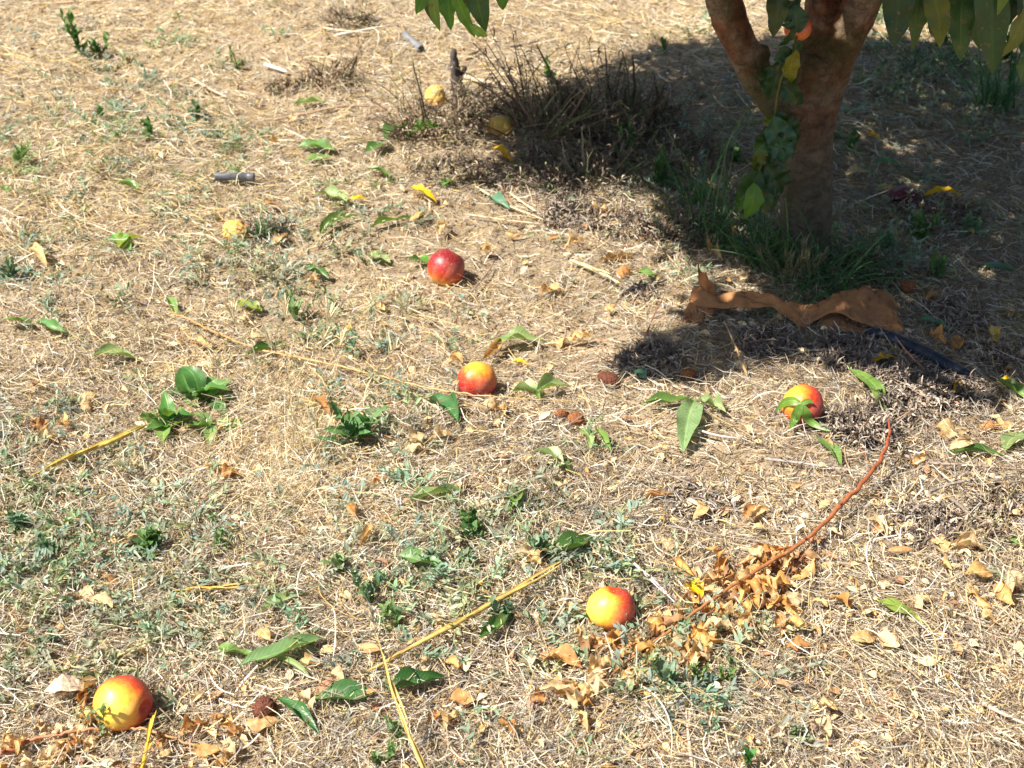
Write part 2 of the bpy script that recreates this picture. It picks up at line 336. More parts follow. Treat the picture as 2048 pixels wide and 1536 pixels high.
tilt = RNG.normal(0, .16, n)[:, None]; lift = RNG.gamma(2., .0035, n)[:, None] * (1 + .8 * np.clip(blob(px, py, GOLD), 0, 1))[:, None]
Z = H(X, Y) + lift * 1.15 + .001 + np.abs(tilt * s * Ln[:, None]) + RNG.normal(0, .0012, (n, K))
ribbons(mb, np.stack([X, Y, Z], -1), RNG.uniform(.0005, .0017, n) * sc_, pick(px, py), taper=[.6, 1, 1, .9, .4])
# combed golden wisps, longer and laid the same way
n = 34000; q = scatter(n, .85, 6.4); x, y = q.T; px, py, _ = proj(np.c_[x, y, x * 0])
ok = RNG.random(n) < np.clip(blob(px, py, GOLD) * (vn(x * 4, y * 4) * 1.8 - .3), .03, 1); x, y, px, py = x[ok], y[ok], px[ok], py[ok]; n = len(x); K = 9
Ln = RNG.uniform(.06, .17, n); th = field(x, y) * .8 + RNG.normal(0, .28, n); bend = RNG.normal(0, 1.1, n); s = np.linspace(-.5, .5, K)[None]; a = th[:, None] + bend[:, None] * s
X = x[:, None] + np.cumsum(np.cos(a), 1) * (Ln / K)[:, None]; Y = y[:, None] + np.cumsum(np.sin(a), 1) * (Ln / K)[:, None]
Z = H(X, Y) + RNG.uniform(.003, .02, n)[:, None] + .012 * np.cos(s * 3.1) * RNG.random(n)[:, None]
GP = np.array([(.78, .64, .38), (.70, .52, .23), (.84, .76, .56), (.60, .40, .17)])
ribbons(mb, np.stack([X, Y, Z], -1), RNG.uniform(.0007, .0018, n) * np.maximum(1, y / 2.1) ** .6, GP[RNG.integers(0, 4, n)] * RNG.uniform(.8, 1.15, (n, 1)), taper=[.5, .9, 1, 1, 1, 1, .9, .7, .3])
# thinner scatter out to the sides and beyond
n = 60000; x = RNG.uniform(-7, 7, n); y = RNG.uniform(-1.5, 11, n); ok = ~((np.abs(x) < .62 + .53 * y) & (y > .8) & (y < 6.6) & (np.abs(x) < 4.2)); x, y = x[ok], y[ok]; n = len(x); a = RNG.random(n) * 6.28; l = RNG.uniform(.02, .08, n); s = np.array([-.5, 0, .5])[None]
X = x[:, None] + np.cos(a)[:, None] * s * l[:, None]; Y = y[:, None] + np.sin(a)[:, None] * s * l[:, None]; px, py, _ = proj(np.c_[x, np.maximum(y, .3), x * 0])
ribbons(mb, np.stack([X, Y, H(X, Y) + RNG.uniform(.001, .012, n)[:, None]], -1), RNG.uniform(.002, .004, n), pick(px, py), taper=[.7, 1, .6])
# short chopped pieces
n = 230000; q = scatter(n); x, y = q.T; px, py, _ = proj(np.c_[x, y, x * 0])
ok = RNG.random(n) > .8 * np.clip(blob(px, py, BARE), 0, 1); x, y, px, py = x[ok], y[ok], px[ok], py[ok]; n = len(x)
patch = vn(x * 2.6 + 7, y * 2.6 + 3); ok = RNG.random(n) < np.clip(.35 + 1.5 * patch, .4, 1); x, y, px, py = x[ok], y[ok], px[ok], py[ok]; n = len(x)
sc_ = np.maximum(1, y / 2.1) ** .6; Ln = RNG.gamma(3., .0060, n) + .004; th = RNG.random(n) * 6.28; s = np.array([-.5, 0, .5])[None]
tl = RNG.normal(0, .35, n)[:, None]; bz = RNG.normal(0, .12, n)[:, None]
X = x[:, None] + np.cos(th)[:, None] * s * Ln[:, None] * sc_[:, None]; Y = y[:, None] + np.sin(th)[:, None] * s * Ln[:, None] * sc_[:, None]
X[:, 1] += np.sin(th) * Ln * RNG.normal(0, .15, n); Y[:, 1] -= np.cos(th) * Ln * RNG.normal(0, .15, n)
Z = H(X, Y) + .001 + RNG.gamma(1.6, .0028, n)[:, None] + (s + .5 * np.sign(tl)) * np.sin(tl) * Ln[:, None]
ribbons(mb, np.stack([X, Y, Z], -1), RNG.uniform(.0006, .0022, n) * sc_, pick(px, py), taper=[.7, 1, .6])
mb.build('dry_grass', M_straw, kind='stuff', label='mat of bleached dry grass straw covering the soil')
# crumbs: broken leaf and soil flakes
mb = MB(); n = 110000; q = scatter(n); x, y = q.T; sc_ = np.maximum(1, y / 2.1)[:, None]
c = np.c_[x, y, H(x, y) + RNG.gamma(1.5, .002, n)]; U = nrm(RNG.normal(0, 1, (n, 3)) * [1, 1, .45]); W = nrm(RNG.normal(0, 1, (n, 3)) * [1, 1, .6])
a = RNG.gamma(3, .0009, n)[:, None] * sc_; b = RNG.gamma(3, .0006, n)[:, None] * sc_
V = np.stack([c - U * a, c - W * b, c + U * a, c + W * b], 1)
CPAL = np.array([(.46, .33, .21), (.24, .15, .10), (.40, .35, .30), (.13, .09, .07), (.60, .36, .15), (.34, .17, .10), (.66, .5, .3)])
mb.add(V, np.arange(n * 4).reshape(n, 4), np.repeat(CPAL[RNG.choice(7, n, p=[.2, .22, .2, .17, .07, .08, .06])] * (.8 + .4 * RNG.random((n, 1))), 4, 0))
n = 9000; q = scatter(n, .85, 5.6); x, y = q.T; px, py, _ = proj(np.c_[x, y, x * 0])
wt = .12 + blob(px, py, [(1500, 1250, 450, 300, .55), (1900, 1150, 250, 300, .5), (850, 1400, 500, 200, .45), (250, 1480, 300, 120, .7), (1200, 520, 250, 90, .35), (900, 900, 300, 150, .3), (150, 850, 200, 90, .4), (1750, 560, 350, 250, .35)])
ok = RNG.random(n) < wt; x, y = x[ok], y[ok]; n = len(x); B = np.c_[x, y, H(x, y) + RNG.uniform(.005, .013, n)]; a = RNG.random(n) * 6.28; l = RNG.gamma(4, .0032, n) + .004
T_ = B + np.c_[np.cos(a), np.sin(a), RNG.uniform(-.25, .35, n)] * l[:, None]; FC = np.array([(.76, .56, .30), (.70, .46, .20), (.82, .66, .42), (.55, .30, .13), (.42, .24, .14), (.66, .52, .36)])
leaves(mb, B, T_, l * RNG.uniform(.35, .75, n), FC[RNG.choice(6, n, p=[.27, .17, .2, .1, .1, .16])] * RNG.uniform(.8, 1.15, (n, 1)), nu=5, nv=3, arch=RNG.uniform(0, .25, n), curl=RNG.uniform(.3, 1.6, n) * RNG.choice([-1, 1], n), twist=RNG.normal(0, 1., n), roll=RNG.normal(0, .5, n), rough=.4)
mb.build('leaf_litter', M_crumb, kind='stuff', smooth=False, label='brown crumbs of broken leaves and soil between the straw')

# ---------------------------------------------------------------- low knotweed ground cover
def weedmask():
    return [(120, 1120, 260, 200, 1.), (60, 900, 120, 130, .6), (330, 1100, 150, 80, .5), (900, 1150, 280, 130, .85), (1130, 1230, 160, 110, .6), (1350, 1330, 160, 120, .5),
            (560, 600, 190, 110, .55), (60, 560, 140, 90, .7), (330, 250, 190, 120, 1.), (60, 280, 140, 130, .8), (330, 100, 200, 60, .35), (700, 420, 160, 80, .5), (1700, 160, 200, 70, 1.), (700, 720, 90, 80, .5), (760, 860, 120, 60, .5), (1250, 1380, 120, 110, .6),
            (900, 1420, 200, 80, .25), (450, 1280, 250, 90, .3), (1850, 120, 190, 100, 2.4), (1990, 230, 90, 60, 1.), (1780, 40, 80, 60, 1.5), (1420, 40, 60, 60, .8), (980, 560, 200, 100, .1), (350, 450, 200, 140, .35), (1600, 1420, 300, 100, .12), (1430, 400, 150, 130, 1.), (1820, 480, 230, 100, .7), (1230, 320, 130, 70, .8), (1700, 300, 200, 100, .4), (1500, 230, 200, 60, .4)]
mb = MB(); st = MB(); cand = scatter(9000, .85, 5.6); px, py, _ = proj(np.c_[cand, cand[:, 0] * 0]); wt = blob(px, py, weedmask())
ins = (px > -500) & (px < 2500); keep = cand[(RNG.random(len(cand)) < np.clip(wt, 0, 1.8) * .54) & ins]
wpos = []
B, T, Wd, Cc, SP_, SC_ = [], [], [], [], [], []
for (x, y) in keep:
    far = max(1, y / 2.4); ns = RNG.integers(2, 6); base = np.array([x, y, float(H(x, y))]); tone = np.array([.27, .34, .23]) * RNG.uniform(.75, 1.35) * np.array([RNG.uniform(.8, 1.3), 1, RNG.uniform(.8, 1.35)])
    for k in range(ns):
        az = RNG.random() * 6.28; el = RNG.uniform(.15, 1.1); ln = RNG.uniform(.04, .12); d = np.array([math.cos(az) * math.cos(el), math.sin(az) * math.cos(el), math.sin(el)])
        t = np.linspace(0, 1, 6)[:, None]; P = base + d * ln * t + np.array([0, 0, -.4 * ln]) * t ** 2 + RNG.normal(0, .0025, (6, 3)); P[:, 2] = np.maximum(P[:, 2], H(P[:, 0], P[:, 1]) + .004)
        SP_.append(P); SC_.append(tone * np.array([1.25, 1.1, .9]))
        m_ = int(RNG.integers(6, 13)); tt = RNG.uniform(.12, 1, m_)
        for u in tt:
            p = P[min(4, int(u * 5))] * (1 - (u * 5 % 1)) + P[min(5, int(u * 5) + 1)] * (u * 5 % 1); l = RNG.uniform(.008, .020) * (1.15 - .5 * u) * far ** .4
            a2 = az + RNG.choice([-1, 1]) * RNG.uniform(.4, 1.2); e2 = RNG.uniform(-.1, 1.0)
            B.append(p); T.append(p + l * np.array([math.cos(a2) * math.cos(e2), math.sin(a2) * math.cos(e2), math.sin(e2)])); Wd.append(l * RNG.uniform(.20, .33)); Cc.append(tone * RNG.uniform(.8, 1.25))
leaves(mb, np.array(B), np.array(T), np.array(Wd), np.array(Cc), nu=3, nv=2, arch=.05, fold=.3, roll=RNG.normal(0, .6, len(B)))
mb.build('knotweed_ground_cover', M_weed, kind='stuff', label='low blue green knotweed threading through the straw')
ribbons(st, np.array(SP_), np.full(len(SP_), .0011), np.array(SC_)); st.build('weed_stems', M_blade, kind='stuff', label='thin wiry stems of the low weeds')

# ---------------------------------------------------------------- labels by landmark
LM = [(892, 536, 'crimson nectarine'), (955, 762, 'nectarine behind the long orange stem'), (1606, 810, 'nectarine wearing a leaf sprig'), (1222, 1217, 'yellow and red oval nectarine'), (245, 1405, 'large glowing orange nectarine'),
      (472, 460, 'rotten nectarine by the small tuft'), (872, 192, 'pitted rotten nectarine'), (468, 353, 'grey pipe offcut'), (528, 1415, 'dark furrowed peach stone'), (1610, 620, 'torn brown sheet'), (1860, 715, 'black hose'), (1610, 470, 'tree trunk'),
      (1755, 930, 'tip of the red branch'), (1620, 1080, 'middle of the red branch'), (1380, 1250, 'lower end of the red branch'), (930, 1240, 'long yellow reed'), (170, 900, 'short yellow reed'), (600, 900, 'pale grass tuft'), (380, 820, 'fresh fallen shoot'), (715, 860, 'broad leaved weed'),
      (1150, 835, 'pair of rusty peach stones'), (1218, 757, 'lone brown peach stone'), (160, 85, 'tall weed'), (1080, 200, 'big dead weed clump'), (60, 1490, 'brown twig at the bottom edge'), (800, 1400, 'yellow grass stalk'), (1490, 1490, 'green seedling'), (660, 130, 'reddish dead weed'), (1900, 395, 'slender yellow leaf in shade')]
USED = {}
def near(desc, px, py):
    ds = sorted(((px - x) ** 2 + (1.5 * (py - y)) ** 2, x, y, n) for x, y, n in LM)
    for k in range(6):
        _, x, y, nme = ds[k]; dx, dy = px - x, (py - y) * 1.4
        r = math.hypot(dx, dy); far = 'close ' if r < 90 else ('' if r < 230 else 'well ')
        if abs(dx) > 2.2 * abs(dy): w_ = ('right of' if dx > 0 else 'left of')
        elif abs(dy) > 2.2 * abs(dx): w_ = ('in front of' if dy > 0 else 'behind')
        else: w_ = ('in front and ' if dy > 0 else 'behind and ') + ('right of' if dx > 0 else 'left of')
        lab = f'{desc} {far}{w_} the {nme}'
        if lab not in USED and len(lab.split()) <= 16: USED[lab] = 1; return lab
    _, x, y, n1 = ds[0]; n2 = ds[1][3]; lab = f'{desc} between {n1} and {n2}'; lab = ' '.join(lab.split()[:16])
    USED[lab] = USED.get(lab, 0) + 1; return lab

# ---------------------------------------------------------------- fruit
def qsphere(n=22):
    a = np.linspace(-1, 1, n + 1); a = np.tan(a * math.pi / 4); U, W = np.meshgrid(a, a, indexing='ij'); o = np.ones_like(U); Vs = []; Qs = []; k = 0
    i = np.arange(n)[:, None] * (n + 1) + np.arange(n)[None]; q = np.stack([i, i + n + 1, i + n + 2, i + 1], -1).reshape(-1, 4)
    for f in ((U, W, o), (W, U, -o), (o, U, W), (-o, W, U), (W, o, U), (U, -o, W)):
        Vs.append(np.stack(f, -1).reshape(-1, 3)); Qs.append(q + k); k += (n + 1) ** 2
    V = nrm(np.concatenate(Vs)); Q = np.concatenate(Qs); key = np.round(V * 1e5).astype(int); _, idx, inv = np.unique(key, axis=0, return_index=True, return_inverse=True)
    return V[idx], inv.ravel()[Q]
SV, SQ = qsphere()
def solid(name, c, R, fn, mat, label, cat, group=None, scale=(1, 1, 1)):
    V = SV * fn(SV)[:, None] * R * np.array(scale); me = bpy.data.meshes.new(name); me.from_pydata(V.tolist(), [], SQ.tolist())
    me.polygons.foreach_set('use_smooth', np.ones(len(SQ), bool)); me.materials.append(mat); o = bpy.data.objects.new(name, me); COL.objects.link(o); o.location = tuple(c)
    if label: o['label'] = label; o['category'] = cat
    if group: o['group'] = group
    return o
def fruit_fn(cav, side, lump=.015, dent=.0):
    cav = np.array(Vector(cav).normalized()); side = np.array(Vector(side)); side = side - cav * side.dot(cav); side /= np.linalg.norm(side); bi = np.cross(cav, side)
    def f(V):
        c = V @ cav; ang = np.arccos(np.clip(c, -1, 1)); off = V @ bi; ss = V @ side
        r = 1 - .30 * np.exp(-(ang / .26) ** 2) + .05 * np.exp(-((ang - .55) / .3) ** 2) - .018 * np.exp(-(off / .07) ** 2) * np.clip(ss + .2, 0, 1) - .04 * np.abs(c) ** 3
        nn = np.array([mnoise.noise(Vector(p) * 1.7 + Vector((cav[0] * 9, 3, 1))) for p in V]); n2 = np.array([mnoise.noise(Vector(p) * 5 + Vector((cav[1] * 9, 3, 1))) for p in V])
        return r + lump * nn * 2 + dent * n2
    return f
RY = [(0, (.24, .010, .018)), (.30, (.42, .018, .020)), (.52, (.62, .065, .018)), (.64, (.80, .22, .025)), (.76, (.88, .40, .035)), (.88, (.90, .56, .06)), (1, (.88, .66, .10))]
def at_fruit(px, py, rpx, k=.86):
    p = G(px, py, .03); R = rpx * mpp(p); p = G(px, py, R * k); return p, rpx * mpp(p)
GF = 'nectarines fallen on the dry grass'
fr = [ # px py r, pale direction, bias, warp, scars, cavity, side, label, scale, k
 (892, 536, 37.5, (-.30, -.3, -.95), -.15, .5, .9, (.5, .5, .75), (0, -1, .2), 'crimson nectarine with a yellow underside and fine scratches, close to a crumpled green leaf', (1, 1, 1), .80),
 (954, 762, 39.5, (.14, .05, 1.0), -.20, .6, .7, (-.2, .9, -.3), (0, -1, .3), 'red nectarine with a yellow top, crossed by a long thin orange stem', (1, 1, 1), .80),
 (1606, 811, 41.5, (-.75, -.10, .62), -.17, .6, 0., (.3, .8, .5), (0, -1, .2), 'yellow nectarine with a dark red right cheek wearing a green leaf sprig', (1, 1, 1), .82),
 (1222, 1218, 47, (-.75, -.35, .45), -.03, .55, 0., (.2, .3, .95), (-.3, -1, .2), 'oval nectarine, yellow on its left half and red on its right', (1.05, .95, .93), .82),
 (245, 1406, 57, (-.28, -.85, .50), -.055, .45, 0., (.9, -.38, .1), (-.3, -1, .2), 'large orange and yellow nectarine with its stem hollow facing right', (1.03, .96, .95), .84)]
for i, (px, py, r, yd, bi, wp, scr, cv, sd, lab, scl, k) in enumerate(fr):
    c, R = at_fruit(px, py, r, k); o = solid('nectarine', c, R, fruit_fn(cv, sd), mat_fruit(i, yd, RY, wp, scr, bi), lab, 'nectarine', GF, scl)
RT = [(0, (.34, .11, .03)), (.4, (.58, .25, .04)), (.65, (.76, .40, .05)), (1, (.82, .55, .08))]
c, R = at_fruit(472, 462, 27, .45); solid('nectarine', c, R, fruit_fn((.7, .2, .7), (0, -1, 0), .05, .05), mat_fruit(10, (-.6, -.5, .4), RT, .8, 0, 0, None, .6, .6), 'half sunken rotten yellow nectarine beside a small green tuft', 'nectarine', 'rotten nectarines', (1.05, 1, .8))
c, R = at_fruit(870, 194, 22, .7); solid('nectarine', c, R, fruit_fn((.2, .9, .4), (0, -1, 0), .05, .07), mat_fruit(11, (-.2, -.8, .5), RT, .8, 0, .1, None, .7, .9), 'pale pitted rotten nectarine among dead weeds beside the dark stump', 'nectarine', 'rotten nectarines', (.95, 1, 1.1))
c, R = at_fruit(1000, 254, 25, .6); solid('nectarine', c, R, fruit_fn((.2, .9, .4), (0, -1, 0), .04, .02), mat_fruit(12, (.3, -.3, .8), RT, .6, 0, .05, None, .5, .2), 'dull yellow nectarine half in shade under the dead weed clump', 'nectarine', 'rotten nectarines', (1.05, 1, .9))
c, R = at_fruit(1808, 390, 26, .5); solid('nectarine', c, R, fruit_fn((.2, .9, .4), (0, -1, 0), .06, .06), mat_solid('rotten_skin', (.13, .02, .03), .5, .4, 80, .5, .6, .004, 1), 'dark maroon shrivelled nectarine in the shade right of the trunk', 'nectarine', 'rotten nectarines', (1.1, 1, .62))
# stones
def pit_fn(sd, ridge=.06, fur=.07):
    def f(V):
        return np.array([1 + fur * abs(mnoise.noise(Vector((p[0] * 3 + sd, p[1] * 3, p[2] * 3))) * 2) - fur + .05 * mnoise.noise(Vector(p) * 8) - .10 * abs(p[2]) + ridge * math.exp(-(p[1] / .12) ** 2) for p in V])
    return f
def stone(px, py, r, sd, mat, lab, scl, group, rot=0):
    c, R = at_fruit(px, py, r * 1.1, .85); o = solid('peach_stone', c, R, pit_fn(sd), mat, lab, 'peach stone', group, scl); o.rotation_euler = (.3, .25, rot)
GS = 'bare peach stones on the litter'
stone(529, 1417, 26, 3, M_pit, 'dark red brown furrowed peach stone beside a glossy green leaf', (.92, .85, 1), GS)
stone(1218, 758, 21, 8, M_pit, 'brown almond shaped peach stone at the left edge of a shade patch', (1.05, .7, .62), GS, -.15)
stone(1152, 838, 16, 5, M_pit2, 'rusty round peach stone, right one of a touching pair', (1, .9, .9), GS)
stone(1124, 827, 14, 12, M_pit2, 'rusty flattened peach stone, left one of a touching pair', (1, .7, .65), GS, .4)
stone(1378, 748, 15, 15, M_pit2, 'small rusty peach stone inside the shade patch under the brown sheet', (.95, .8, .8), GS, .7)
stone(1817, 573, 18, 19, M_pit2, 'rusty peach stone in shade at the right corner of the brown sheet', (1, .8, .8), GS, .7)
stone(180, 797, 15, 29, mat_solid('clod', (.62, .42, .20), .9, .1, 120, .3, .8, .006), 'small straw yellow dried fruit lump on the straw at the left', (1, .9, .9), 'dried fruit lumps')

# ---------------------------------------------------------------- tree
tb = G(1610, 512); YT = tb[1]
S0 = mpp(tb)
raw = MB()
def P3(px, py, dy=0.): return A(px, py, YT + dy)
def limb(pts, rp, seg=30, n=20):
    tube(raw, [P3(*p) for p in pts], [r * S0 for r in rp], (.3, .15, .1), n=n, seg=seg)
limb([(1606, 575), (1608, 500), (1612, 400), (1615, 310), (1622, 230), (1628, 150), (1645, 60, .02), (1650, -60, .05), (1620, -260, .1), (1560, -520, .15)], [66, 54, 49, 46, 45, 43, 38, 36, 33, 28], 60)
limb([(1620, 300), (1590, 262), (1548, 205), (1504, 130), (1462, 40, -.01), (1428, -60, -.03), (1350, -260, -.08), (1240, -520, -.1)], [26, 28, 29, 31, 32, 32, 30, 22], 60)
limb([(1625, 280), (1645, 200, -.01), (1678, 110, -.02), (1716, 20, -.03), (1760, -90, -.03), (1850, -300, -.1), (1960, -520, -.2)], [32, 34, 33, 34, 34, 30, 22], 50)
limb([(1505, 125), (1522, 108), (1543, 104)], [24, 20, 14], 10)
limb([(1625, 140, -.03), (1622, 128, -.055)], [24, 15], 6)
limb([(1606, 490), (1565, 535), (1535, 580)], [44, 26, 9], 12); limb([(1606, 490), (1652, 532), (1685, 580)], [44, 28, 9], 12); limb([(1606, 490, -.01), (1600, 550, -.05), (1590, 600, -.09)], [44, 28, 9], 12)
rm = raw.build('raw', M_bark); mod = rm.modifiers.new('r', 'REMESH'); mod.mode = 'VOXEL'; mod.voxel_size = .005
m2 = rm.modifiers.new('s', 'SMOOTH'); m2.iterations = 6; m2.factor = .6
dg = bpy.context.evaluated_depsgraph_get(); me = bpy.data.meshes.new_from_object(rm.evaluated_get(dg)); base_loc = Vector(rm.location)
bpy.data.objects.remove(rm)
co = np.empty(len(me.vertices) * 3, 'f'); me.vertices.foreach_get('co', co); co = co.reshape(-1, 3) + np.array(base_loc); no = np.empty(len(co) * 3, 'f'); me.vertices.foreach_get('normal', no); no = no.reshape(-1, 3)
d = np.array([mnoise.noise(Vector((p[0] * 16, p[1] * 16, p[2] * 9))) * .005 + mnoise.noise(Vector((p[0] * 45, p[1] * 45, p[2] * 40))) * .0018 + mnoise.noise(Vector((p[0] * 120, p[1] * 120, p[2] * 160))) * .0008 for p in co.astype(float)])
co = co + no * d[:, None] - np.array([tb[0], tb[1], tb[2]]); me.vertices.foreach_set('co', co.astype('f').ravel()); me.polygons.foreach_set('use_smooth', np.ones(len(me.polygons), bool))
me.materials.clear(); me.materials.append(M_bark); me.update()
tree = thing('peach_tree', tb, 'young peach tree with a forked reddish brown trunk shading the ground', 'tree')
tr = bpy.data.objects.new('trunk', me); COL.objects.link(tr); tr.parent = tree
# crown: twigs and leaves above the picture, placed over the shaded ground
shade_px = [(1340, 95), (1200, 150), (1030, 205), (985, 270), (1000, 350), (1150, 365), (1290, 395), (1380, 470), (1410, 560), (1440, 600), (1330, 675), (1240, 695), (1250, 762), (1420, 765), (1560, 722), (1700, 720), (1850, 775), (2048, 790), (2500, 800), (3100, 600), (3050, 250), (2600, 110), (2000, 95), (1600, 75)]
poly = np.array([G(*p)[:2] for p in shade_px])
def inpoly(x, y):
    ins = False; j = len(poly) - 1
    for i in range(len(poly)):
        if (poly[i, 1] > y) != (poly[j, 1] > y) and x < (poly[j, 0] - poly[i, 0]) * (y - poly[i, 1]) / (poly[j, 1] - poly[i, 1]) + poly[i, 0]: ins = not ins
        j = i
    return ins
holes = [(930, 290, 18), (1060, 190, 22), (1130, 300, 14), (1480, 580, 40), (1180, 345, 16), (1010, 245, 16), (1400, 560, 30), (1700, 380, 10), (1790, 370, 10), (1330, 640, 30), (1600, 760, 45), (1890, 545, 14), (1760, 720, 16), (1230, 330, 12), (1500, 470, 18), (1980, 480, 12), (1560, 690, 18), (1180, 260, 10)]
holes = [(G(a, b)[0], G(a, b)[1], c * S0) for a, b, c in holes]
sv = np.array(SUN); x0, y0 = poly.min(0); x1, y1 = poly.max(0)
tw = MB(); cr = MB(); starts = [P3(1560, -520, .15), P3(1240, -520, -.1), P3(1960, -520, -.2), P3(1650, -60, .05), P3(1430, -60, -.03), P3(1760, -90, -.03), P3(1350, -260, -.08), P3(1850, -300, -.1)]
cb, ct = [], []; nb = 0
while nb < 1750:
    x = random.uniform(x0, x1); y = random.uniform(y0, y1)
    if not inpoly(x, y): continue
    h = .72 + 1.15 * random.random() ** .8
    P = np.array([x, y, 0]) + sv * (h / sv[2])
    nb += 1
    for k in range(7):
        b = P + RNG.normal(0, .055, 3); b[2] = max(b[2], .66); az = RNG.random() * 6.28; dr = nrm(np.array([math.cos(az), math.sin(az), RNG.uniform(-1.3, .2)])); t = b + dr * RNG.uniform(.08, .13)
        bad = False
        for Q_ in (b, t, (b + t) / 2):
            qx, qy, qd = proj(Q_)
            if qd > 0 and -60 < qx < 2108 and qy > -25: bad = True
            g0 = Q_ - sv * (Q_[2] / sv[2])
            for hx, hy, hr in holes:
                if (g0[0] - hx) ** 2 + (g0[1] - hy) ** 2 < hr * hr: bad = True
        if not inpoly(*((b + t) / 2 - sv * ((b + t)[2] / 2 / sv[2]))[:2]) and RNG.random() < .8: bad = True
        if not bad: cb.append(b); ct.append(t)
    if nb % 11 == 0:
        s_ = min(starts, key=lambda q: np.linalg.norm(q - P)); mid = (s_ + P) / 2 + RNG.normal(0, .04, 3); mid[2] = max(mid[2], .72)
        qx, qy, qd = proj(mid); q2x, q2y, _ = proj(P)
        if qy < -60 and q2y < -60: tube(tw, [s_, mid, P], [.010, .006, .002], (.20, .11, .06), n=5, seg=8)
N_ = len(cb); lc = np.array([.055, .105, .022]) * RNG.uniform(.7, 1.4, (N_, 1)) * np.c_[RNG.uniform(.8, 1.5, N_), np.ones(N_), np.ones(N_)]
leaves(cr, np.array(cb), np.array(ct), RNG.uniform(.026, .036, N_), lc, nu=5, nv=2, arch=RNG.uniform(0, .2, N_), droop=.1, fold=.3, roll=RNG.normal(0, .8, N_))
cr.build('crown', M_dark, tree); tw.build('branch', M_twig, tree)
# leaf sprays that hang into the picture.  (base px, base py, tip px, tip py, width px, dY, colour)
DG, MG, YG, BG = (.028, .070, .024), (.045, .105, .028), (.11, .14, .022), (.10, .26, .03)
def spray(name, Y0, lst, stems, lab=None, mat=M_leaf):
    mbx = MB(); sg = MB()
    for (bx, by, tx, ty, wd, dy, c) in lst:
        b = A(bx, by, Y0 + dy); t = A(tx, ty, Y0 + dy + random.uniform(-.02, .02)); s_ = mpp(b)
        upv = np.array([random.uniform(-.4, .4), -1., .25])
        leaves(mbx, b, t, wd * s_ * SPW, np.array(c) * random.uniform(.85, 1.2), up=upv, arch=random.uniform(-.02, .14), fold=random.uniform(.1, .5), wave=random.uniform(.1, .5), twist=random.uniform(-.5, .5), roll=random.uniform(-.35, .35), nu=16, nv=6, sway=random.uniform(-.08, .08))
    for P in stems: tube(sg, [A(a, b, Y0 + dd) for a, b, dd in P], [3.4 * mpp(A(P[0][0], P[0][1], Y0)), 2.2 * mpp(A(P[0][0], P[0][1], Y0))], (.16, .17, .05), n=6, seg=14)
    o = mbx.build('leaf_spray', mat, tree); sg.build('shoot', M_blade, tree)
    if lab: o['label'] = lab
SPW = 1.25
spray('a', YT - .55, [(858, -60, 832, 28, 26, 0, BG), (880, -75, 868, 48, 34, .02, MG), (898, -80, 902, 60, 36, .0, BG), (905, -30, 950, 74, 20, -.02, (.14, .30, .04)), (935, -60, 938, 28, 32, .05, MG), (955, -90, 972, 64, 38, .0, MG), (990, -70, 1006, 20, 30, .03, BG), (940, 48, 975, 72, 14, -.02, (.2, .34, .06)), (868, -20, 880, 62, 16, -.03, (.2, .32, .06)), (845, -70, 845, 15, 28, .04, (.16, .3, .03))],
      [[(930, -140, 0), (925, -60, 0), (900, -10, 0), (872, 20, 0)], [(930, -140, 0), (975, -110, 0), (1000, -60, 0)]], 'sunlit bright green peach leaves hanging at the top edge')
SPW = 1.05
spray('b', YT - .50, [(1805, -90, 1788, 95, 60, 0, DG), (1850, -110, 1822, 102, 56, .05, MG), (1845, -60, 1880, 95, 46, -.03, YG), (1900, -80, 1862, 70, 56, .04, DG), (1930, -60, 1922, 122, 54, -.02, MG), (1965, -120, 1985, 150, 66, -.05, DG), (1985, -110, 1960, 100, 60, .05, MG), (2005, -90, 2010, 60, 60, .08, DG), (2060, -80, 1990, 125, 70, -.05, YG), (2075, -90, 2060, 110, 70, .03, DG), (1870, -120, 1905, 40, 60, .1, DG), (2040, -90, 1995, 30, 28, -.08, (.12, .2, .03)), (1780, -70, 1808, 70, 40, .06, MG), (1940, -130, 1900, 55, 60, .09, DG), (2090, 30, 2040, 170, 50, .05, MG)],
      [[(2150, -160, 0), (2020, -110, 0), (1900, -100, 0), (1800, -90, 0)]], 'dark shaded peach leaves hanging in at the upper right', M_dark)
SPW = 1.3
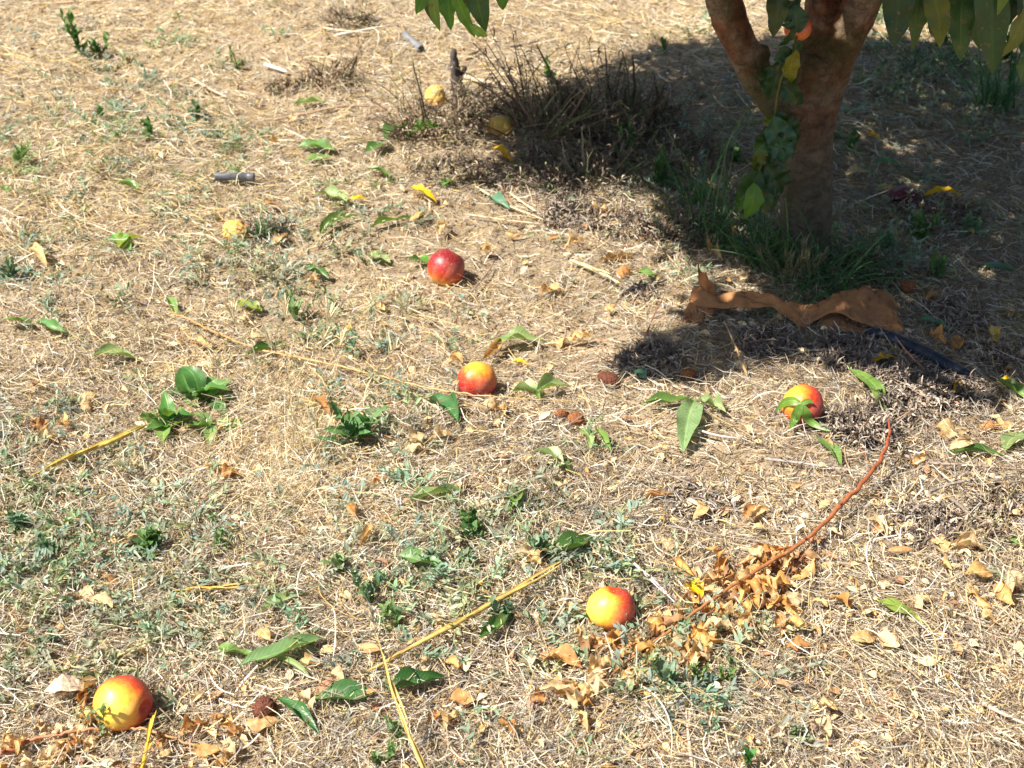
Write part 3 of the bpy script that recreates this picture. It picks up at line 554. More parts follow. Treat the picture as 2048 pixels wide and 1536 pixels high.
spray('c', YT - .11, [(1552, 240, 1540, 322, 34, 0, DG), (1535, 300, 1550, 372, 36, .01, DG), (1525, 350, 1505, 425, 36, .02, DG), (1558, 250, 1586, 318, 30, .01, DG), (1560, 130, 1572, 200, 30, .02, DG), (1520, 335, 1538, 405, 32, .03, DG), (1556, -60, 1546, 76, 34, -.06, (.05, .075, .025)), (1568, 12, 1598, 28, 36, 0, DG), (1590, 8, 1598, 66, 36, .0, (.035, .085, .05)), (1595, 40, 1562, 50, 14, 0, DG), (1592, 52, 1558, 92, 13, -.01, DG), (1586, 88, 1602, 100, 20, 0, MG), (1584, 100, 1548, 122, 22, 0, DG), (1592, 100, 1582, 168, 26, -.02, (.20, .19, .02)), (1574, 112, 1562, 172, 24, 0, MG), (1560, 118, 1538, 200, 34, 0, DG), (1545, 130, 1530, 190, 26, .02, MG), (1560, 165, 1606, 208, 30, 0, DG), (1560, 175, 1600, 190, 28, .03, MG), (1548, 225, 1596, 282, 36, .0, DG), (1546, 232, 1568, 328, 46, -.02, (.035, .10, .06)), (1552, 228, 1530, 250, 20, 0, YG), (1544, 250, 1508, 310, 34, .0, MG), (1530, 290, 1512, 345, 22, 0, YG), (1532, 330, 1562, 388, 44, -.02, DG), (1548, 330, 1580, 365, 20, 0, YG), (1520, 340, 1476, 400, 38, 0, MG), (1508, 365, 1490, 438, 34, -.02, (.10, .22, .03)), (1515, 360, 1530, 430, 26, 0, MG), (1540, 350, 1545, 420, 30, .02, DG), (1500, 355, 1478, 425, 24, .02, (.08, .2, .03)), (1566, 300, 1590, 290, 22, .02, DG)],
      [[(1600, 0, .05), (1590, 90, 0), (1560, 165, -.01), (1548, 240, 0), (1530, 310, 0), (1512, 360, 0)]], 'dark green leafy shoot hanging along the trunk', M_dark)
c = A(1596, 56, YT - .08); solid('nectarine', c, 27 * mpp(c), fruit_fn((0, .3, .95), (0, -1, 0)), mat_fruit(13, (.1, -.2, -1), [(0, (.55, .03, .02)), (.6, (.72, .10, .03)), (1, (.85, .3, .05))], .5, 0, 0), 'orange red nectarine still hanging on the tree behind dark leaves', 'nectarine')

# ---------------------------------------------------------------- torn brown sheet by the trunk
def sheet(cols, name, mat, parent, rows=11, thick=.0012, amp=.004):
    """cols: (px, py_far, z_far, py_near, z_near) along the sheet"""
    c = catmull(np.array(cols, float), 90); V = []
    for (px, pa, za, pb, zb) in c:
        for r in range(rows):
            f = r / (rows - 1); p = G(px, pa * (1 - f) + pb * f, za * (1 - f) + zb * f); p[2] += amp * (vn(p[0] * 22, p[1] * 40 + f * 5) - .5) * 2 - amp * 1.5 * np.clip(1 - abs(vn(p[0] * 38 + 5, p[1] * 60) - .5) * 9, 0, 1) + amp * .4 * (vn(p[0] * 90, p[1] * 90) - .5); p[1] += (.004 * (vn(p[0] * 140, f * 3) - .5)) * (r in (0, rows - 1)); V.append(p)
    i = np.arange(89)[:, None] * rows + np.arange(rows - 1)[None]; m_ = MB(); m_.add(np.array(V), np.stack([i, i + rows, i + rows + 1, i + 1], -1), (.5, .3, .1))
    o = m_.build(name, mat, parent); s_ = o.modifiers.new('t', 'SOLIDIFY'); s_.thickness = thick; return o
bs = thing('brown_sheet', G(1600, 640), 'torn strip of brown cardboard lying wavy in front of the tree trunk', 'cardboard')
sheet([(1380, 598, .025, 603, .015), (1390, 574, .05, 614, .02), (1412, 578, .055, 616, .022), (1435, 588, .045, 613, .03), (1475, 583, .05, 615, .03), (1515, 583, .055, 618, .03), (1545, 590, .05, 616, .028), (1570, 603, .038, 634, .016), (1605, 606, .035, 652, .010), (1640, 601, .042, 638, .024), (1672, 588, .05, 626, .035), (1705, 577, .055, 640, .032), (1740, 571, .055, 652, .024), (1768, 577, .05, 660, .018), (1790, 602, .036, 662, .015), (1806, 655, .016, 663, .012)], 'strip', M_card, bs)
sheet([(1638, 634, .014, 652, .006), (1655, 626, .018, 661, .006), (1690, 622, .018, 663, .006), (1730, 630, .016, 666, .008), (1770, 640, .014, 664, .010), (1800, 650, .012, 665, .008)], 'lower_flap', M_card, bs)
sheet([(1366, 634, .008, 638, .006), (1380, 604, .024, 641, .006), (1398, 608, .022, 646, .008), (1418, 612, .022, 636, .012), (1432, 612, .024, 620, .016)], 'torn_flap', M_card, bs)
sheet([(1396, 526, .115, 532, .11), (1400, 536, .10, 572, .05), (1412, 548, .09, 586, .045), (1424, 562, .07, 592, .04), (1433, 580, .05, 592, .04)], 'torn_spike', M_card, bs)

# ---------------------------------------------------------------- pipes
def lying(pts, off, radpx, seg=40):
    P = [G(a, b, off if not isinstance(off, (list, tuple)) else off[i]) for i, (a, b) in enumerate(pts)]
    return P
def tube_thing(name, pts, off, rad_m, mat, lab, cat, col=(.1, .1, .1), seg=40, n=12, group=None, jit=0, col2=None):
    m_ = MB(); tube(m_, lying(pts, off, 0), rad_m, col, n=n, seg=seg, jit=jit, col2=col2); t = {'label': lab, 'category': cat}
    if group: t['group'] = group
    return m_.build(name, mat, None, **t)
k = mpp(G(1860, 715))
tube_thing('irrigation_hose', [(1735, 662), (1765, 670), (1815, 690), (1865, 714), (1915, 742), (1958, 764), (2000, 790)], [.010, .014, .014, .013, .010, -.004, -.05], [12.5 * k] * 2, M_pipe2, 'black irrigation hose lying in the shade right of the torn brown sheet', 'hose', n=16)
def pipe(a, b, off, r, mat, lab):
    m_ = MB(); A_, B_ = G(*a, off), G(*b, off); ax = nrm(B_ - A_); L_ = np.linalg.norm(B_ - A_); u = nrm(np.cross(ax, [0, 0, 1.])); w2 = np.cross(ax, u)
    prof = [(0, .0), (0, .72), (.0, .95), (.004, 1), (L_ * .80, 1), (L_ * .82, .9), (L_ * .84, 1), (L_ - .003, 1), (L_, .95), (L_, .7), (L_ - .02, .68), (L_ - .02, .0)]
    an = np.linspace(0, 2 * math.pi, 20, endpoint=False); V = np.array([[A_ + ax * s + (u * math.cos(t) + w2 * math.sin(t)) * r * q for t in an] for s, q in prof])
    i = np.arange(len(prof) - 1)[:, None] * 20; j = np.arange(20)[None]; j2 = (j + 1) % 20; m_.add(V, np.stack([i + j, i + j2, i + 20 + j2, i + 20 + j], -1), (.1, .1, .1))
    o = m_.build('pipe_offcut', mat, None, smooth=False, label=lab, category='pipe', group='plastic pipe offcuts'); o.data.polygons.foreach_set('use_smooth', np.ones(len(o.data.polygons), bool)); return o
k = mpp(G(468, 353)); pipe((430, 353), (509, 354), .022, 8.8 * k, M_pipe, 'short grey black plastic pipe offcut lying on straw at the upper left')
k = mpp(G(825, 82)); pipe((808, 68), (842, 98), .010, 8 * k, mat_solid('grey_pipe', (.20, .20, .21), .5, .4, 90, .3, .3, .001), 'grey pipe offcut near the top, left of the hanging green leaves')

# ---------------------------------------------------------------- dead weed clumps
KEEP_CLEAR = [(1000, 252, 26), (872, 190, 25), (1006, 314, 26), (1606, 810, 46)]
def clump(px, py, rx, hp, n, cols, name='dead_weed', lab='', grp='clumps of dead weeds', spread=1., wmin=.0012, curl=.5, thick=1.):
    """n dry stalks rising from a patch of radius rx px, hp px tall"""
    c = G(px, py); s_ = mpp(c); R = rx * s_; hh = hp * s_ / .85; m_ = MB(); K = 6
    a = RNG.random(n) * 6.28; r = np.sqrt(RNG.random(n)) * R; bx = c[0] + np.cos(a) * r; by = c[1] + np.sin(a) * r * .8
    L_ = hh * RNG.uniform(.35, 1.05, n) * (1 - .45 * (r / R) ** 2); az = a + RNG.normal(0, .8, n); el = np.clip(RNG.normal(1.0 - .5 * spread * r / R, .45, n), .05, 1.55)
    t = np.linspace(0, 1, K)[None]; cu = RNG.normal(0, curl, n)[:, None]; azt = az[:, None] + cu * t * 2; elt = np.clip(el[:, None] - np.abs(cu) * t, -.6, 1.6)
    L_ = L_ * (.35 + 1.3 * vn(bx * 22 + 3, by * 22 + 8)); st_ = (L_ / (K - 1))[:, None]
    X = bx[:, None] + np.cumsum(np.cos(azt) * np.cos(elt) * st_, 1) + RNG.normal(0, .0026, (n, K)); Y = by[:, None] + np.cumsum(np.sin(azt) * np.cos(elt) * st_, 1); Z = H(bx, by)[:, None] - .003 + np.cumsum(np.sin(elt) * st_, 1)
    Z = np.maximum(Z, H(X, Y) + .001)
    qx, qy, _ = proj(np.stack([X, Y, Z], -1)); bad = np.zeros(n, bool)
    for hx, hy, hr in KEEP_CLEAR: bad |= (((qx - hx) ** 2 + (qy - hy) ** 2) < hr * hr).any(1) & (RNG.random(n) < .93)
    X, Y, Z, L_ = X[~bad], Y[~bad], Z[~bad], L_[~bad]; n = len(X)
    cc = np.array(cols)[RNG.integers(0, len(cols), n)] * RNG.uniform(.7, 1.3, (n, 1)); P = np.stack([X, Y, Z], -1); W_ = RNG.uniform(wmin, wmin * 2.4, n) * max(1, depth(c) / 2.4) * thick
    kf = RNG.random(n) < .09; W_[kf] *= 2.2; P[kf] = P[kf, :1] + (P[kf] - P[kf, :1]) * [.5, .5, 1.12]
    ribbons(m_, P, W_, cc, roll=RNG.random(n) * 3.1, taper=[1, 1, .95, .8, .7, .3])
    ribbons(m_, P, W_, cc * .95, roll=RNG.random(n) * 3.1 + 1.57, taper=[1, 1, .95, .8, .7, .3])
    # curled dead leaflets on the stalks
    nl = n * 3; ii = RNG.integers(0, n, nl); kk = RNG.integers(1, K, nl); b = P[ii, kk]; dr = nrm(RNG.normal(0, 1, (nl, 3)) + [0, 0, .2])
    leaves(m_, b, b + dr * RNG.uniform(.007, .024, nl)[:, None] * max(1, depth(c) / 2.4) ** .5, RNG.uniform(.002, .006, nl), cc[ii] * RNG.uniform(.9, 1.5, (nl, 1)), nu=4, nv=2, curl=1.4, arch=.25, twist=RNG.normal(0, 1, nl))
    return m_.build(name, M_stalk, None, label=lab, category='dead weed', group=grp)
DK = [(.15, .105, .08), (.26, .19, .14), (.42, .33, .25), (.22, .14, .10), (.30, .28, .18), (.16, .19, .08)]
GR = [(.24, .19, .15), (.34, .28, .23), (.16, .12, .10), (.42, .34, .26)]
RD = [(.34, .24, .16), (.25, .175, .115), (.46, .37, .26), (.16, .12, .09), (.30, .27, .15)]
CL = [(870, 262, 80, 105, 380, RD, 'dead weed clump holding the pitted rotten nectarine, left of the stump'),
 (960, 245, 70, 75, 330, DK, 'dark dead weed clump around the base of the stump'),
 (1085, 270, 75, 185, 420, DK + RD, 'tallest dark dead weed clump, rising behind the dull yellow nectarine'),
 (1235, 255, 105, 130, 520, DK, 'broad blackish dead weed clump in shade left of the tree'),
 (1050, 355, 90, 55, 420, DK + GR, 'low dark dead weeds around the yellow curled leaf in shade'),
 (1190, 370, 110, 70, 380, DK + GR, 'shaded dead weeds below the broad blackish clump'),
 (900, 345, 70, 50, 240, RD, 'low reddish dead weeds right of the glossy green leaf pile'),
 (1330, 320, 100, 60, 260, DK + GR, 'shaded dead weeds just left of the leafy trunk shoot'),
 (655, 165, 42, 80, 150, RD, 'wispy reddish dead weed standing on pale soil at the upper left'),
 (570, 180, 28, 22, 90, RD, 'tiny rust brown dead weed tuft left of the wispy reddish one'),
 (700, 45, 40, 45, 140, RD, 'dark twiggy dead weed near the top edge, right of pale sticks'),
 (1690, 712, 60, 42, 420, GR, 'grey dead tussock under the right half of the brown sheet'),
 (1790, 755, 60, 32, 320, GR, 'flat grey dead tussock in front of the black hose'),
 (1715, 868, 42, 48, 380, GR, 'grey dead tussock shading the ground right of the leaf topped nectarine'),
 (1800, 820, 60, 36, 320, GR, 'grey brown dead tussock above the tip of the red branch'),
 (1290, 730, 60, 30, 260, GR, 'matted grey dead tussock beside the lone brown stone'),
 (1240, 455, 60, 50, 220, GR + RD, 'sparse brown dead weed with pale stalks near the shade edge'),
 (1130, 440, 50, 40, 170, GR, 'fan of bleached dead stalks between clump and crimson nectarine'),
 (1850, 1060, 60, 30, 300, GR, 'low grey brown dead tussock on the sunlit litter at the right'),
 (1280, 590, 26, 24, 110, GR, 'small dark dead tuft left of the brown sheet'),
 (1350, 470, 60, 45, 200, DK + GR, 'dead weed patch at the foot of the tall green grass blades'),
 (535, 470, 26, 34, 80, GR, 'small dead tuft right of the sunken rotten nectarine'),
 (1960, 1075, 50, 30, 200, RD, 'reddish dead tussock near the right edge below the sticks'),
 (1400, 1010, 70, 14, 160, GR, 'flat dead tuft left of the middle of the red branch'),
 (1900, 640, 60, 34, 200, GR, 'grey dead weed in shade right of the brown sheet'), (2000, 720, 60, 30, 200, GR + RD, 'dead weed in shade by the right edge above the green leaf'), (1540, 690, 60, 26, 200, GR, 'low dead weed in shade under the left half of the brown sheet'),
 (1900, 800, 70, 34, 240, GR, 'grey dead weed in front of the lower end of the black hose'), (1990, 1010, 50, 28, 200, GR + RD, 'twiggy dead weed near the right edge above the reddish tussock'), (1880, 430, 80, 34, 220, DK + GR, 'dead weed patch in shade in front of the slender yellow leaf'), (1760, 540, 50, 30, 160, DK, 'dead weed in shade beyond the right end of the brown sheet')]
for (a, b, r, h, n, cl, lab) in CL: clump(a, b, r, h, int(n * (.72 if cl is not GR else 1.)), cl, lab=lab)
# stump
m_ = MB(); b0 = G(922, 205, -.01); Yb = b0[1]; tube(m_, [b0, A(915, 170, Yb), A(910, 135, Yb), A(906, 96, Yb)], [19 * mpp(b0), 13 * mpp(b0), 10 * mpp(b0), 6 * mpp(b0)], (.12, .095, .085), n=9, seg=22, wob=.3, jit=.004)
tube(m_, [A(916, 160, Yb), A(928, 140, Yb), A(932, 132, Yb)], [5 * mpp(b0), 3 * mpp(b0)], (.12, .095, .085), n=6, seg=8)
m_.build('dead_stump', M_stalk, None, label='dark pointed dead stem standing upright in the weed clump', category='stump')

# ---------------------------------------------------------------- fallen leaves, each one a thing
g_, pg, yg, dk, tl, ye = (.17, .29, .065), (.30, .40, .16), (.34, .40, .08), (.085, .18, .04), (.14, .30, .20), (.80, .55, .02)
GL = [ # bx by tx ty width colour name
 (985, 688, 1095, 686, 24, pg, 'long pale green leaf with a rolled edge'), (1025, 783, 1085, 790, 26, pg, 'pale green leaf half'), (1070, 790, 1140, 774, 26, pg, 'pale green leaf'), (1072, 775, 1080, 800, 14, g_, 'small folded green leaf'),
 (1152, 856, 1182, 896, 22, pg, 'small pale oval leaf'), (1196, 858, 1222, 905, 18, g_, 'narrow green leaf'), (1068, 903, 1128, 932, 30, pg, 'pale green broad leaf'), (1108, 925, 1152, 945, 26, dk, 'dark green curled leaf end'),
 (1290, 806, 1382, 797, 20, g_, 'bright green narrow leaf'), (1388, 802, 1366, 905, 46, (.24, .36, .16), 'large pale green leaf'), (1392, 803, 1452, 825, 26, pg, 'pale leaf'),
 (1628, 878, 1682, 936, 28, (.18, .32, .08), 'fresh green leaf'), (1698, 738, 1768, 824, 30, g_, 'green leaf hanging over a dead tussock'),
 (852, 802, 916, 846, 36, (.06, .17, .05), 'glossy green leaf'), (482, 1330, 652, 1272, 42, (.20, .33, .13), 'largest pale green leaf with wavy edges'), (438, 1294, 512, 1318, 26, g_, 'dark green folded leaf'),
 (745, 1386, 622, 1398, 46, (.08, .20, .06), 'broad green leaf with a grey patch'), (766, 1388, 888, 1354, 42, (.045, .13, .03), 'dark glossy green leaf under the yellow stalk'), (556, 1396, 638, 1470, 32, (.05, .16, .04), 'twisted glossy green leaf'),
 (556, 1314, 622, 1362, 15, pg, 'narrow pale green leaf'), (520, 1222, 612, 1184, 24, pg, 'arched pale green leaf'), (818, 1008, 932, 986, 28, pg, 'long yellowish green leaf'), (868, 995, 925, 1002, 16, pg, 'narrow pale leaf piece'),
 (1018, 1022, 1052, 974, 30, g_, 'upright green leaf'), (795, 1112, 892, 1142, 30, (.17, .30, .10), 'flat green leaf'), (1098, 1108, 1182, 1072, 38, dk, 'dark green broad leaf'), (958, 1278, 1024, 1212, 34, dk, 'dark green leaf'),
 (1758, 1203, 1842, 1246, 28, (.30, .40, .08), 'yellow green leaf with a black spot'), (186, 710, 272, 718, 20, pg, 'pale green leaf lying flat'), (472, 604, 524, 622, 24, yg, 'pale yellow green leaf'), (334, 594, 352, 632, 18, g_, 'small green leaf'),
 (490, 712, 566, 684, 15, dk, 'thin dark green leaf'), (640, 470, 716, 430, 20, g_, 'long green leaf pointing up'), (738, 456, 822, 434, 15, g_, 'narrow green leaf'), (630, 388, 702, 408, 19, pg, 'pale green leaf'),
 (588, 210, 652, 204, 15, pg, 'faded pale green leaf'), (770, 276, 818, 254, 24, dk, 'dark glossy leaf'), (812, 272, 890, 256, 24, (.13, .28, .06), 'light green curled leaf'), (732, 304, 776, 282, 20, dk, 'dark folded leaf'), (598, 292, 672, 302, 26, (.16, .30, .08), 'light green leaf'), (610, 322, 662, 314, 20, g_, 'green leaf'),
 (735, 338, 778, 360, 15, g_, 'small green leaf'), (886, 372, 908, 362, 16, (.15, .3, .08), 'tiny bright green leaf'), (818, 520, 862, 528, 24, (.12, .30, .04), 'crumpled bright green leaf'), (728, 512, 782, 526, 20, pg, 'pale green leaf'),
 (608, 538, 658, 558, 18, dk, 'dark green leaf'), (1750, 322, 1808, 336, 16, tl, 'blue green leaf in shade'), (1832, 640, 1898, 658, 18, tl, 'blue green leaf in shade'), (1968, 534, 2034, 542, 14, tl, 'slim blue green leaf in shade'),
 (1996, 762, 2055, 800, 26, g_, 'green leaf at the edge of the shade'), (1902, 908, 2010, 914, 15, dk, 'thin dark green leaf'), (2012, 900, 2060, 866, 26, pg, 'light green leaf cut by the picture edge'),
 (8, 640, 72, 652, 20, g_, 'green leaf at the left edge'), (76, 644, 134, 666, 20, (.13, .28, .08), 'green pointed leaf'), (226, 470, 262, 500, 24, (.15, .33, .06), 'bright green leaf'), (238, 496, 282, 474, 20, yg, 'yellow green leaf'),
 (236, 368, 278, 384, 20, g_, 'green leaf'), (1272, 548, 1318, 556, 14, g_, 'green leaf'), (1640, 318, 1660, 300, 12, tl, 'blue green leaf'), (1265, 740, 1292, 755, 18, tl, 'blue green leaf'), (0, 372, 14, 388, 16, g_, 'green leaf tip'),
 (2040, 1090, 2012, 1082, 8, g_, 'tiny green leaf'), (455, 985, 500, 865, 1, g_, ''), (976, 395, 1020, 418, 16, tl, 'blue green leaf on the shade edge'), (1185, 282, 1200, 300, 12, tl, 'tiny green leaf in shade')]
for (bx, by, tx, ty, wd, c, nm) in GL:
    if wd < 2: continue
    b = G(bx, by, .014 + random.random() * .006); t = G(tx, ty, .010 + random.random() * .006); m_ = MB(); s_ = mpp(b)
    fore = 1 / max(.5, abs(math.sin(math.atan2(CH, b[1])))) if abs(tx - bx) > abs(ty - by) else 1.
    leaves(m_, b, t, wd * s_ * (1 + (fore - 1) * .55), np.array(c) * random.uniform(.9, 1.1), arch=random.uniform(.02, .10), fold=random.uniform(.1, .5), wave=random.uniform(.12, .45), twist=random.uniform(-.7, .7), roll=random.uniform(-.1, .45) , nu=20, nv=8, sway=random.uniform(-.12, .12), freq=random.uniform(1., 2.2), curl=random.choice([0, .5, 1., 1.3]))
    tube(m_, [b - (t - b) * .07 + [0, 0, .002], b + (t - b) * .02], [.0009, .0009], np.array(c) * 1.5, n=5, seg=4)
    m_.build('fallen_leaf', M_leaf, None, label=near(nm, (bx + tx) / 2, (by + ty) / 2), category='leaf', group='green leaves lying on the dry grass')
YL = [(818, 378, 874, 406, 16, 'bright yellow curved leaf'), (694, 404, 742, 402, 11, 'small yellow leaf'), (984, 298, 1030, 332, 18, 'bright yellow curled leaf in the dark weeds'), (1846, 392, 1924, 394, 15, 'slender orange yellow leaf in shade'),
 (1742, 724, 1794, 717, 14, 'bright yellow leaf'), (1995, 658, 1990, 692, 14, 'small yellow leaf standing up'), (1376, 1166, 1404, 1198, 26, 'bright yellow leaf scrap'), (1908, 784, 1928, 770, 18, 'orange yellow leaf'), (1735, 272, 1760, 276, 12, 'small orange leaf in shade'), (2000, 760, 2028, 770, 14, 'pale yellow leaf'), (1025, 722, 1058, 732, 9, 'thin yellow curl'), (690, 655, 702, 660, 10, 'tiny yellow petal')]
for (bx, by, tx, ty, wd, nm) in YL:
    b = G(bx, by, .016); t = G(tx, ty, .012); m_ = MB()
    leaves(m_, b, t, wd * mpp(b) * 1.5, (.82, .50, .015), arch=.18, fold=.3, curl=.5, wave=.2, twist=.5, nu=16, nv=6, sway=.1)
    m_.build('yellow_leaf', M_leaf, None, label=near(nm, (bx + tx) / 2, (by + ty) / 2), category='leaf', group='yellow fallen leaves')
# dry curled leaves
TAN = [(.78, .58, .30), (.72, .48, .20), (.82, .66, .40), (.60, .33, .13), (.76, .54, .26)]
DL = [(1000, 680, 965, 720, 20), (1095, 688, 1150, 676, 22), (1140, 682, 1190, 676, 16), (900, 720, 925, 726, 16), (1000, 800, 945, 812, 18), (985, 812, 1010, 828, 20), (1290, 1000, 1352, 990, 16), (860, 880, 905, 868, 20), (820, 885, 850, 870, 24), (810, 895, 850, 900, 20),
 (380, 690, 424, 694, 14), (505, 668, 540, 690, 20), (150, 1190, 190, 1210, 24), (185, 1195, 225, 1215, 22), (215, 1082, 290, 1072, 15), (1080, 1310, 1165, 1335, 26), (895, 1405, 950, 1400, 20), (890, 1460, 925, 1425, 22), (860, 1445, 880, 1420, 18), (1000, 1450, 1030, 1470, 22), (1110, 1385, 1155, 1370, 24), (1155, 1390, 1170, 1365, 20), (1060, 1400, 1095, 1395, 20),
 (490, 1445, 560, 1440, 30), (455, 1475, 490, 1460, 24), (385, 1490, 440, 1500, 24), (420, 1430, 446, 1432, 16), (515, 1260, 540, 1280, 20), (200, 1360, 150, 1400, 22), (100, 1470, 130, 1450, 26), (110, 1500, 150, 1490, 24), (70, 1520, 110, 1525, 22), (150, 1440, 180, 1452, 24), (650, 1350, 690, 1370, 20), (600, 1380, 625, 1420, 20), (710, 1290, 760, 1300, 20), (640, 1330, 600, 1320, 18),
 (1700, 1275, 1755, 1272, 20), (1755, 1270, 1800, 1290, 24), (1550, 1255, 1585, 1245, 26), (1580, 1240, 1615, 1252, 22), (1575, 1295, 1620, 1290, 22), (1830, 1215, 1860, 1190, 20), (1880, 1125, 1905, 1140, 20), (1900, 1090, 1975, 1105, 28), (1930, 1150, 1985, 1150, 22), (1935, 1165, 1990, 1220, 26), (1970, 1215, 2000, 1250, 22), (2010, 1190, 2050, 1180, 26), (1990, 1170, 2030, 1210, 26), (1860, 1080, 1915, 1085, 22),
 (1625, 1440, 1660, 1475, 24), (1640, 1405, 1675, 1420, 20), (1320, 1070, 1370, 1095, 18), (1400, 1000, 1385, 1040, 16), (1130, 500, 1170, 485, 18), (1200, 520, 1270, 512, 20), (1230, 545, 1265, 540, 20), (880, 470, 895, 450, 16), (960, 500, 985, 505, 18), (1010, 465, 1045, 465, 14), (1180, 420, 1220, 422, 20), (1100, 575, 1130, 580, 14), (1430, 490, 1445, 520, 22), (1480, 560, 1500, 540, 14), (2000, 850, 2020, 845, 24), (1880, 870, 1940, 860, 30), (1960, 855, 2000, 850, 22), (1900, 900, 1940, 880, 24), (1820, 930, 1850, 910, 18), (2000, 960, 2040, 980, 20), (1960, 930, 2000, 900, 20), (1850, 600, 1880, 590, 20), (1900, 690, 1930, 680, 24), (1860, 670, 1890, 690, 24), (2010, 620, 2048, 630, 20), (1810, 560, 1845, 580, 22), (1690, 350, 1740, 345, 14), (1750, 380, 1790, 372, 14), (1460, 455, 1480, 478, 16),
 (120, 850, 140, 845, 30), (95, 860, 60, 845, 24), (170, 820, 190, 800, 20), (80, 880, 110, 870, 20), (410, 930, 470, 940, 24), (440, 960, 480, 950, 20), (60, 500, 95, 535, 16), (590, 815, 640, 805, 14), (640, 800, 660, 830, 20), (560, 410, 530, 400, 12), (540, 290, 560, 285, 18), (590, 235, 575, 245, 12), (570, 470, 545, 485, 18), (610, 560, 640, 565, 16), (1080, 590, 1105, 580, 14), (750, 610, 770, 620, 12), (1210, 620, 1230, 610, 12), (820, 440, 850, 430, 12), (480, 640, 500, 630, 14), (890, 1325, 915, 1340, 16), (1420, 1310, 1380, 1330, 24), (1090, 1095, 1030, 1105, 26), (1060, 1110, 1080, 1130, 22), (1180, 1200, 1190, 1230, 14), (740, 970, 770, 960, 12), (700, 1010, 715, 1040, 16), (735, 1050, 720, 1095, 16), (1490, 1040, 1510, 1010, 14), (1540, 1020, 1500, 1035, 12), (850, 1280, 810, 1290, 14)]
for (bx, by, tx, ty, wd) in DL:
    b = G(bx, by, .012 + random.random() * .008); t = G(tx, ty, .010 + random.random() * .014); m_ = MB(); c = np.array(random.choice(TAN)) * random.uniform(.85, 1.12)
    cu = random.uniform(.6, 1.9) * random.choice([-1, 1, 1]); leaves(m_, b, t, wd * mpp(b) * 1.55, c, arch=random.uniform(-.05, .25), fold=random.uniform(0, .3), curl=cu, wave=random.uniform(.2, .6), twist=random.uniform(-1.6, 1.6), roll=random.uniform(-.5, .6), nu=14, nv=6, sway=random.uniform(-.2, .2), freq=random.uniform(1, 2.5), rough=.35)
    L_ = math.hypot(tx - bx, (ty - by)); dn = ('long ' if L_ > 55 else 'small ' if L_ < 32 else '') + ('tightly curled ' if abs(cu) > 1.3 else 'crumpled ') + ('rusty' if c[1] < .38 else 'pale tan' if c[0] > .74 else 'tan') + ' dry leaf'
    m_.build('dry_leaf', M_dry, None, label=near(dn, (bx + tx) / 2, (by + ty) / 2), category='dry leaf', group='curled dry leaves scattered on the ground')

# ---------------------------------------------------------------- fallen branches and reeds
def branch(name, pts, off, rpx, col, lab, cat, lv=None, mat=M_twig, grp=None, col2=None, seg=60, extra=()):
    b = G(*pts[0]); t = thing(name, b, lab, cat, grp); m_ = MB(); P = [G(x_, y_, (off[i] if isinstance(off, (list, tuple)) else off)) for i, (x_, y_) in enumerate(pts)]; s_ = mpp(P[len(P) // 2])
    C_ = tube(m_, P, [r * s_ for r in rpx], col, n=8, seg=seg, col2=col2, wob=.25, jit=.0035)
    for e in extra: tube(m_, [G(x_, y_, .016) for x_, y_ in e], [rpx[0] * .5 * s_ + .0008, .0008], col, n=6, seg=20, col2=col2)
    for kx in range(5, seg - 6, 7): pk = C_[kx]; tube(m_, [pk, pk + RNG.normal(0, .004, 3) + [0, 0, .004]], [np.interp(kx / seg, np.linspace(0, 1, len(rpx)), rpx) * s_ * 1.0, .0012], np.array(col) * .6, n=6, seg=4)
    m_.build('stem', mat, t)
    if lv:
        n, sp, l0, cols, lo, hi = lv; B = C_[RNG.integers(int(lo * seg), int(hi * seg), n)] + RNG.normal(0, 1, (n, 3)) * [sp, sp, .004]; B[:, 2] = H(B[:, 0], B[:, 1]) + RNG.uniform(.006, .020, n)
        az = RNG.random(n) * 6.28; D_ = np.c_[np.cos(az), np.sin(az), RNG.uniform(-.25, .25, n)]; T_ = B + D_ * l0 * (.25 + 1.1 * RNG.random(n) ** 1.3)[:, None]; T_[:, 2] = np.maximum(T_[:, 2], H(T_[:, 0], T_[:, 1]) + .006)
        q_ = MB(); leaves(q_, B, T_, RNG.uniform(.35, .65, n) * l0, np.array(cols)[RNG.integers(0, len(cols), n)] * RNG.uniform(.85, 1.15, (n, 1)), arch=RNG.uniform(0, .3, n), curl=RNG.uniform(.5, 2., n) * RNG.choice([-1, 1], n), wave=RNG.uniform(.4, 1., n), twist=RNG.normal(0, 1.2, n), roll=RNG.normal(0, .6, n), fold=.2, nu=12, nv=6, rough=.55, freq=2., sway=RNG.normal(0, .1, n))
        q_.build('dry_leaves', M_dry, t)
    return t
branch('fallen_branch', [(1778, 828), (1779, 868), (1764, 912), (1735, 955), (1690, 1002), (1645, 1050), (1598, 1090), (1545, 1122), (1490, 1155), (1430, 1195), (1370, 1240), (1300, 1290), (1225, 1345), (1170, 1378)], [.075, .06, .05, .042, .034, .032, .032, .032, .030, .028, .026, .022, .018, .012], [1.2, 4.0, 5.0, 5.0, 4.4, 4.0, 3.4, 2.8, 2.2, 1.2], (.30, .07, .03), 'red barked fallen branch with crumpled golden dry leaves at the lower right', 'branch', (150, .034, .042, TAN[:3] + [(.72, .42, .14), (.50, .30, .16)], .47, .99), col2=(.46, .22, .08), extra=[[(1600, 1090), (1530, 1106), (1440, 1150), (1380, 1185)], [(1640, 1052), (1600, 1120), (1560, 1165), (1470, 1200)], [(1718, 892), (1738, 925), (1748, 935)], [(1500, 1150), (1420, 1225), (1330, 1262), (1240, 1330)]])
